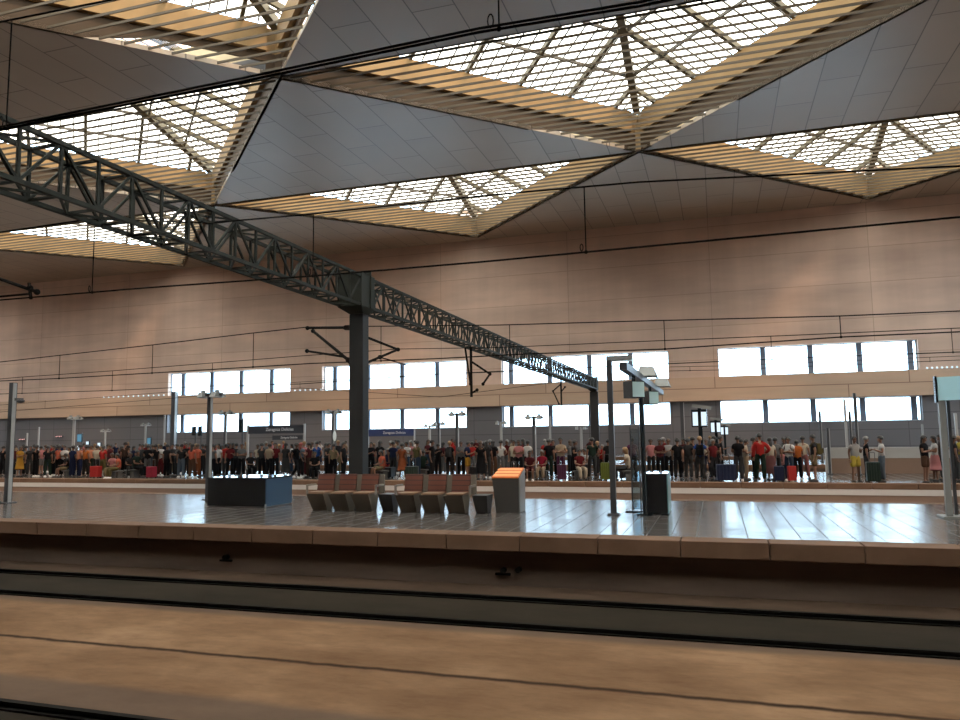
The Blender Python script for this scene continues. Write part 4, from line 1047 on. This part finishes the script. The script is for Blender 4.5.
row([
 (4, 29.6, 'black', 'black', D(kind='onearm', rz=A)), (14, 29.9, 'maroon', 'dark', D(rz=.4)), (21, 29.2, 'ochre', 'mustard', D(style='skirt', kind='phone', rz=Rt, long=True, hair='brown')),
 (26.5, 30.1, 'grey', 'dark', D(kind='onearm', rz=Lf)), (31, 30.4, 'dark', 'charcoal', D(rz=.8)), (37, 29.3, 'black', 'black', D(kind='hip', rz=A, h=1.76)), (42, 29.8, 'pink', 'grey', D(kind='phone', rz=Lf, style='shorts')),
 (48.5, 29.5, 'black', 'darkgreen', D(kind='onearm', rz=A+.5)), (54.5, 30.3, 'dark', 'black', D(rz=-.4)), (59.5, 29.7, 'coral', 'black', D(rz=A, kind='onearm')), (65, 30.2, 'white', 'black', D(kind='folded', rz=.3)),
 (67, 29.1, 'dark', 'khaki', D(kind='sit', rz=-.5, style='shorts')), (73.5, 29.4, 'navy', 'navy', D(rz=A)), (80.5, 29.2, 'salmon', 'navy', D(kind='hip', rz=A-.3, h=1.75)), (86.5, 29.7, 'orange', 'dark', D(kind='onearm', rz=A)),
 (91.5, 30.2, 'salmon', 'darkgreen', D(rz=.5)), (97.5, 30.0, 'cream', 'dark', D(kind='phone', rz=A+.4)), (103.5, 29.6, 'red', 'olive', D(kind='onearm', rz=A, h=1.70)), (110.5, 30.6, 'maroon', 'dark', D(rz=-.3, h=1.76)),
 (113, 29.4, 'pink', 'khaki', D(kind='sit', rz=.3, long=True, hair='brown')), (118.5, 29.1, 'coral', 'olive', D(kind='sit', rz=-.6, long=True)), (125.5, 30.4, 'darkbrown', 'black', D(kind='hip', rz=A, h=1.86)),
 (131, 29.5, 'dark', 'charcoal', D(kind='sit', rz=.9)), (137.5, 29.6, 'darkgreen', 'black', D(kind='sit', rz=Rt, h=1.9)), (143, 30.3, 'charcoal', 'black', D(rz=.2)), (148.5, 29.8, 'black', 'grey', D(kind='phone', rz=A+.6)),
 (156, 29.5, 'black', 'darkbrown', D(kind='onearm', rz=Lf)), (161.5, 30.1, 'white', 'darkred', D(kind='phone', rz=.2, long=True)), (167.5, 29.3, 'dark', 'black', D(rz=A)), (173, 30.5, 'charcoal', 'dark', D(kind='folded', rz=.4)),
 (177.5, 29.7, 'grey', 'charcoal', D(kind='onearm', rz=-.7)), (182, 29.4, 'dark', 'greyblue', D(kind='hip', rz=A+.3)), (187, 30.4, 'black', 'dark', D(rz=.2, h=1.76)), (192.5, 29.1, 'coral', 'brown', D(kind='onearm', rz=A, long=True)),
 (198, 29.3, 'coral', 'rust', D(kind='folded', rz=A, hair='brown')), (203, 29.9, 'dark', 'dark', D(rz=A)), (206.5, 30.8, 'pink', 'dark', D(kind='phone', rz=-.4)),
 (213, 29.4, 'grey', 'black', D(kind='onearm', rz=A, h=1.70)), (219, 29.7, 'white', 'black', D(kind='hip', rz=-.3, long=True)), (226, 30.3, 'red', 'charcoal', D(kind='phone', rz=A)), (230.5, 29.6, 'darkred', 'black', D(kind='onearm', rz=.6)),
 (236.5, 29.9, 'charcoal', 'black', D(rz=A)), (242, 29.4, 'grey', 'black', D(kind='folded', rz=.5)), (251, 30.2, 'dark', 'black', D(kind='sit', rz=.8)), (262, 29.8, 'charcoal', 'black', D(kind='onearm', rz=A)),
 (269.5, 29.2, 'beige', 'black', D(kind='phone', rz=A, h=1.72)), (275.5, 30.0, 'darkred', 'black', D(rz=.5, long=True)), (286, 29.3, 'charcoal', 'charcoal', D(style='long_skirt', rz=A, long=True)),
 (296.5, 29.1, 'black', 'black', D(kind='walk', rz=Rt, pack='dark')), (301, 29.6, 'greyblue', 'dark', D(hair='red', rz=A, long=True)), (304, 30.2, 'pink', 'maroon', D(rz=A, hair='fair', h=1.78)), (309, 29.5, 'maroon', 'darkbrown', D(kind='onearm', rz=Lf)),
 (317, 31.0, 'blue', 'dark', D(rz=A, h=1.78, kind='hip')), (315, 29.6, 'black', 'black', D(kind='sit', rz=.4)), (328, 29.8, 'charcoal', 'black', D(kind='phone', rz=Rt)), (333.5, 29.3, 'khaki', 'black', D(kind='hip', rz=A, h=1.66)),
 (343.5, 29.6, 'dark', 'black', D(kind='onearm', rz=Rt, long=True)), (371, 30.5, 'black', 'black', D(kind='phone', rz=.6)), (380, 30.4, 'black', 'dark', D(rz=A, h=1.78, long=True)), (381.5, 29.0, 'coral', 'khaki', D(kind='sit', rz=-.7, style='shorts', h=1.8)),
 (388, 29.1, 'navy', 'red', D(kind='sit', rz=.3, style='shorts', h=1.85, hair='grey')), (393, 30.4, 'navy', 'dark', D(rz=A)), (402, 29.0, 'rust', 'rust', D(style='skirt', kind='onearm', rz=A, h=1.66)),
 (407, 30.5, 'white', 'jeans', D(kind='phone', rz=-.3)), (417, 29.2, 'olive', 'jeans', D(kind='hip', rz=A-.4, h=1.76)), (423, 30.3, 'darkgreen', 'dark', D(kind='sit', rz=A)), (432, 29.4, 'black', 'dark', D(kind='onearm', rz=Rt, h=1.78)),
 (438, 29.7, 'black', 'black', D(kind='folded', rz=A, h=1.6)), (449.5, 29.5, 'black', 'dark', D(rz=A, hair='fair', pack='charcoal')), (461, 30.4, 'grey', 'black', D(kind='phone', rz=.3)), (467.5, 29.2, 'navy', 'mustard', D(kind='phone', rz=Rt, style='shorts')),
 (480.5, 28.95, 'black', 'black', D(style='long_skirt', kind='onearm', rz=A, long=True, hair='brown')), (487, 29.9, 'dark', 'charcoal', D(rz=A, long=True)), (493, 30.2, 'black', 'brown', D(kind='folded', rz=A+.2, long=True)),
 (500.5, 30.6, 'white', 'grey', D(kind='hip', rz=A)), (513.5, 30.4, 'cream', 'dark', D(rz=.2)), (518.5, 29.4, 'pink', 'black', D(kind='folded', rz=.1, long=True, h=1.74)), (527.5, 30.7, 'white', 'black', D(kind='phone', rz=A)),
 (529.5, 29.1, 'maroon', 'maroon', D(kind='sit', rz=.2, style='shorts', h=1.7, long=True)), (541.5, 29.1, 'crimson', 'beige', D(kind='sit', rz=0, h=1.72, hair='grey')), (548.5, 29.8, 'black', 'darkgreen', D(rz=A, h=1.76)),
 (553, 30.5, 'dark', 'black', D(kind='onearm', rz=.5)), (560.5, 29.0, 'beige', 'purple', D(kind='folded', rz=0, h=1.82)), (574, 30.3, 'dark', 'black', D(kind='phone', rz=Rt)), (579, 29.1, 'darkred', 'cream', D(kind='sit', rz=.5, h=1.75)),
 (584.5, 29.6, 'white', 'dark', D(kind='sit', rz=-.6)), (592, 29.1, 'darkgreen', 'charcoal', D(kind='hip', rz=A+.3, h=1.80)), (602, 29.8, 'red', 'dark', D(kind='phone', rz=0, hair='grey', h=1.5)), (608, 30.4, 'dark', 'black', D(rz=A)),
 (625.5, 29.0, 'cream', 'charcoal', D(kind='sit', rz=Lf, hair='fair', long=True, h=1.85)), (632, 29.5, 'purple', 'dark', D(rz=A, h=1.78)), (650.5, 30.3, 'pink', 'dark', D(rz=.2)), (659.5, 29.6, 'maroon', 'black', D(kind='folded', rz=0, long=True)),
 (668, 29.8, 'lightgrey', 'black', D(kind='phone', rz=.2, hair='brown')), (677, 29.1, 'black', 'black', D(kind='walk', rz=A, h=1.74)), (687.5, 29.5, 'dark', 'charcoal', D(rz=A)), (692.5, 30.4, 'black', 'grey', D(kind='onearm', rz=A+.4, h=1.78)),
 (699.5, 28.9, 'blue', 'charcoal', D(kind='hip', rz=A, hair='fair', h=1.80, pack='black')), (712.5, 29.3, 'darkred', 'dark', D(kind='onearm', rz=.6, hair='grey', h=1.68)), (714, 30.6, 'dark', 'black', D(rz=A, h=1.8)), (720, 30.2, 'black', 'black', D(kind='onearm', rz=Rt, h=1.8)),
 (737.5, 28.9, 'black', 'charcoal', D(kind='folded', rz=A, h=1.80)), (745, 28.75, 'cream', 'beige', D(kind='phone', rz=Rt, h=1.68)), (753, 30.0, 'pink', 'black', D(kind='onearm', rz=Rt)), (759.5, 28.8, 'red', 'darkgreen', D(kind='hip', rz=A, h=1.90, sleeve='long')),
 (769.5, 28.7, 'cream', 'dustypink', D(style='long_skirt', rz=A+.5, long=True)), (775, 29.8, 'grey', 'dark', D(rz=A)), (780, 30.6, 'pink', 'dark', D(kind='sit', rz=.3)), (788, 29.0, 'white', 'jeans', D(kind='folded', rz=-.5, h=1.74, pack='maroon')),
 (796.5, 28.8, 'orange', 'black', D(kind='phone', rz=A, h=1.62)), (802.5, 28.9, 'cream', 'dustypink', D(kind='onearm', rz=A-.3, h=1.76)), (813, 28.9, 'dark', 'khaki', D(style='shorts', rz=Lf, h=1.82, pack='olive')),
 (854, 28.6, 'lightgrey', 'yellow', D(style='shorts', kind='onearm', rz=.4, h=1.74)), (865.5, 29.6, 'black', 'charcoal', D(kind='onearm', rz=Rt, hair='grey')), (880.5, 28.8, 'white', 'greyblue', D(kind='onearm', rz=Lf, h=1.74)),
 (923.5, 28.5, 'black', 'brown', D(style='shorts', kind='folded', rz=Rt*.6, long=True, h=1.74)), (933.5, 29.3, 'white', 'pink', D(style='skirt', kind='onearm', rz=Lf, long=True)), (940.5, 28.7, 'darkbrown', 'charcoal', D(kind='hip', rz=Lf, h=1.76)),
 (953.5, 29.2, 'dark', 'charcoal', D(kind='onearm', rz=Rt, long=True)), (959, 29.8, 'yellow', 'grey', D(kind='phone', rz=Lf, hair='fair'))])
N_FRONT = len(PEOPLE)
# the back rows: half hidden behind the first
rng = random.Random(21)
TOPS = ['black', 'dark', 'charcoal', 'grey', 'white', 'navy', 'darkred', 'pink', 'cream', 'maroon', 'beige', 'red']
BOTS = ['black', 'dark', 'charcoal', 'grey', 'navy', 'jeans', 'khaki']
def back_row(Y, base, xs, hmin=1.6, hmax=1.8):
    for px in xs:
        person(px, Y+rng.uniform(-.6, .6), rng.choice(TOPS), rng.choice(BOTS), kind=rng.choice(['stand', 'phone', 'onearm', 'hip', 'folded']), rz=rng.uniform(-PI, PI), hair=rng.choice(['black', 'black', 'brown', 'fair', 'grey']), long=rng.random() < .4, h=rng.uniform(hmin, hmax), base=base)
back_row(33.0, PT, [9, 24, 34, 46, 58, 70, 77.5, 90, 101, 108, 122, 134, 146, 153, 159, 171, 180, 190, 196, 216, 223, 233, 258, 266, 279, 292, 299, 312, 326, 338, 374, 391, 398, 411, 428, 443, 455, 472, 484, 490, 507, 523, 545, 570, 597, 664, 683, 706, 741, 784])
back_row(45.0, PT, [16, 52, 63, 84, 95, 116, 128, 140, 165, 185, 228, 246, 272, 284, 320, 346, 396, 415, 452, 476, 512, 551, 590, 690, 710, 756])
p_ = person(898, 38.0, 'dark', 'black', kind='phone', rz=0, h=1.72, base=-.2); 
# ------------------------------------------------------------------ luggage
def suitcase_meshes(hh):
    b = MB(); b.box(-.22, .22, -.13, .13, .05, hh)
    for k in range(-2, 3): b.box(k*.085-.012, k*.085+.012, -.142, .142, .09, hh-.04)
    hd = MB(); hd.path([Vector((-.10, .10, hh)), Vector((-.10, .10, hh+.32)), Vector((.10, .10, hh+.32)), Vector((.10, .10, hh))], .012)
    wh = MB()
    for sx in (-.17, .17):
        for sy in (-.09, .09): wh.tube((sx-.012, sy, .025), (sx+.012, sy, .025), .025, n=10)
    return b, hd, wh
MSUIT = {}
def suitcase(px, Y, hh, colr, label, rz=0, wide=1.0, handle=True):
    if colr not in MSUIT: MSUIT[colr] = mat('suitcase_'+colr, tuple(.6*q for q in C3[colr]), .45, spec=.3)
    c = atY(px, 440, Y); root = thing('suitcase', label, 'suitcase', (c.x, Y, PT), rz); root.scale = (wide, wide, 1)
    b, hd, wh = suitcase_meshes(hh)
    b.build('shell', MSUIT[colr], root, bevel=.025)
    if handle: hd.build('handle', M['pole'], root)
    wh.build('wheels', M['scrblack'], root)
suitcase(97, 28.7, .56, 'red', 'bright red suitcase standing at the platform edge in the left crowd', .1, 1.05)
suitcase(152.5, 28.7, .54, 'crimson', 'crimson pink suitcase below the small teal screen, left crowd', -.2)
suitcase(381, 29.75, .46, 'black', 'large black case under the seated pair right of the charcoal column', .1, 2.6, False)
suitcase(412, 28.6, .55, 'darkgreen', 'dark green case at the feet of the person in olive', .2, 1.2)
suitcase(605.5, 28.75, .68, 'green', 'olive green suitcase left of the tall grey pole', -.1, .9)
suitcase(561, 28.55, .62, 'purple', 'deep purple suitcase before the person in beige with folded arms', .1, .8)
suitcase(724.5, 28.7, .62, 'navy', 'bulky navy suitcase between the crowd and the three screen masts', .1, 1.5)
suitcase(777.5, 28.7, .55, 'navy', 'navy suitcase right of the long dusty pink skirt', -.1, .75)
suitcase(790, 28.6, .56, 'red', 'small red suitcase left of the person in orange', .3, .62)
suitcase(871, 28.5, .70, 'darkgreen', 'dark green suitcase between two people at the stair parapet', 0, .95)
suitcase(473, 29.4, .50, 'charcoal', 'charcoal suitcase left of the long black dress', 0, .9)
suitcase(625.5, 29.6, .44, 'dark', 'dark case under the fair haired seated person beside the tall pole', 0, 1.2, False)
suitcase(513, 28.7, .40, 'greyblue', 'pale blue suitcase just behind the orange topped podium', .2, .9)
# things the seated people sit on
SEATED = [d for d in PEOPLE if d['kind'] == 'sit']
LAND = [(8, 'the dark pole at the left border'), (73.5, 'the pale post in the left crowd'), (97, 'the bright red suitcase'), (152.5, 'the crimson suitcase'), (173.5, 'the dark column by the leftmost window'), (209, 'the tall double floodlight post'),
        (249, "the dark sign's left post"), (306, "the dark sign's right post"), (333, 'the post with the oval sign'), (357, 'the charcoal column'), (414, "the blue sign's right end"), (457, 'the dark floodlight post'), (508, 'the orange topped podium'),
        (561, 'the deep purple suitcase'), (614, 'the tall grey pole'), (643, 'the display mast'), (701, 'the nearest screen mast'), (724.5, 'the bulky navy suitcase'), (790, 'the small red suitcase'), (828, "the parapet's left end"), (857, 'the slanting pole'), (871, 'the suitcase at the parapet'), (948, 'the cyan sign post')]
ORD = ['first', 'second', 'third', 'fourth', 'fifth', 'sixth', 'seventh', 'eighth', 'ninth', 'tenth']
def cl(n): return NAMES.get(n, n)
PEOPLE.sort(key=lambda d: d['px'])
used = set()
for d in PEOPLE:
    lx, ln = min(LAND, key=lambda q: abs(q[0]-d['px'])); side = 'left' if d['px'] < lx else 'right'
    rown = 'front' if d['Y'] < 31.3 else ('back' if d['Y'] < 36 else 'distant')
    k = sum(1 for e in PEOPLE if min(lx, d['px']) < e['px'] < max(lx, d['px']) and (e['Y'] < 31.3) == (d['Y'] < 31.3) and (e['Y'] < 36) == (d['Y'] < 36))
    garment = {'trousers': 'trousers', 'shorts': 'shorts', 'skirt': 'skirt', 'long_skirt': 'long skirt'}[d['style']]
    act = 'seated' if d['kind'] == 'sit' else ''
    if d['Y'] > 36.5 and d['px'] > 890: lab = 'person in dark grey looking over the stair parapet'
    else:
        what = ('%s and %s %s' % (cl(d['top']), cl(d['bottom']), garment)) if d['top'] != d['bottom'] else 'all %s' % cl(d['top'])
        lab = ' '.join(('%s person in %s, %s %s row %s of %s' % (act, what, ORD[k], rown, side, ln)).split())
        ws = lab.split()
        if len(ws) > 16: lab = ' '.join(('%s person in %s, %s %s %s of %s' % (act, cl(d['top']), ORD[k], rown, side, ln)).split())
    while lab in used: lab += ' again'
    used.add(lab); d['o']['label'] = lab
    if d.get('packo'): d['packo']['label'] = '%s backpack worn by the person in %s near %s' % (cl(d['pack']), cl(d['top']), ln); d['packo']['group'] = 'backpacks worn in the crowd'
    d['o']['group'] = 'waiting travellers'
stool = mat('grey_bench_block', (.06, .055, .05), .7)
for d in SEATED:
    o = d['o']; k = o.scale[2]
    root = thing('bench_block', 'bench block under the seated %s top near %s' % (cl(d['top']), min(LAND, key=lambda q: abs(q[0]-d['px']))[1]), 'seat', o.location, o.rotation_euler[2], 'bench blocks in the crowd')
    zt = (.52-.125)*k
    MB().box(-.24*k, .24*k, -.16*k, .28*k, zt-.06, zt).build('seat', stool, root, bevel=.01)
    MB().box(-.18*k, .18*k, -.02*k, .22*k, 0, zt-.06).build('plinth', stool, root)
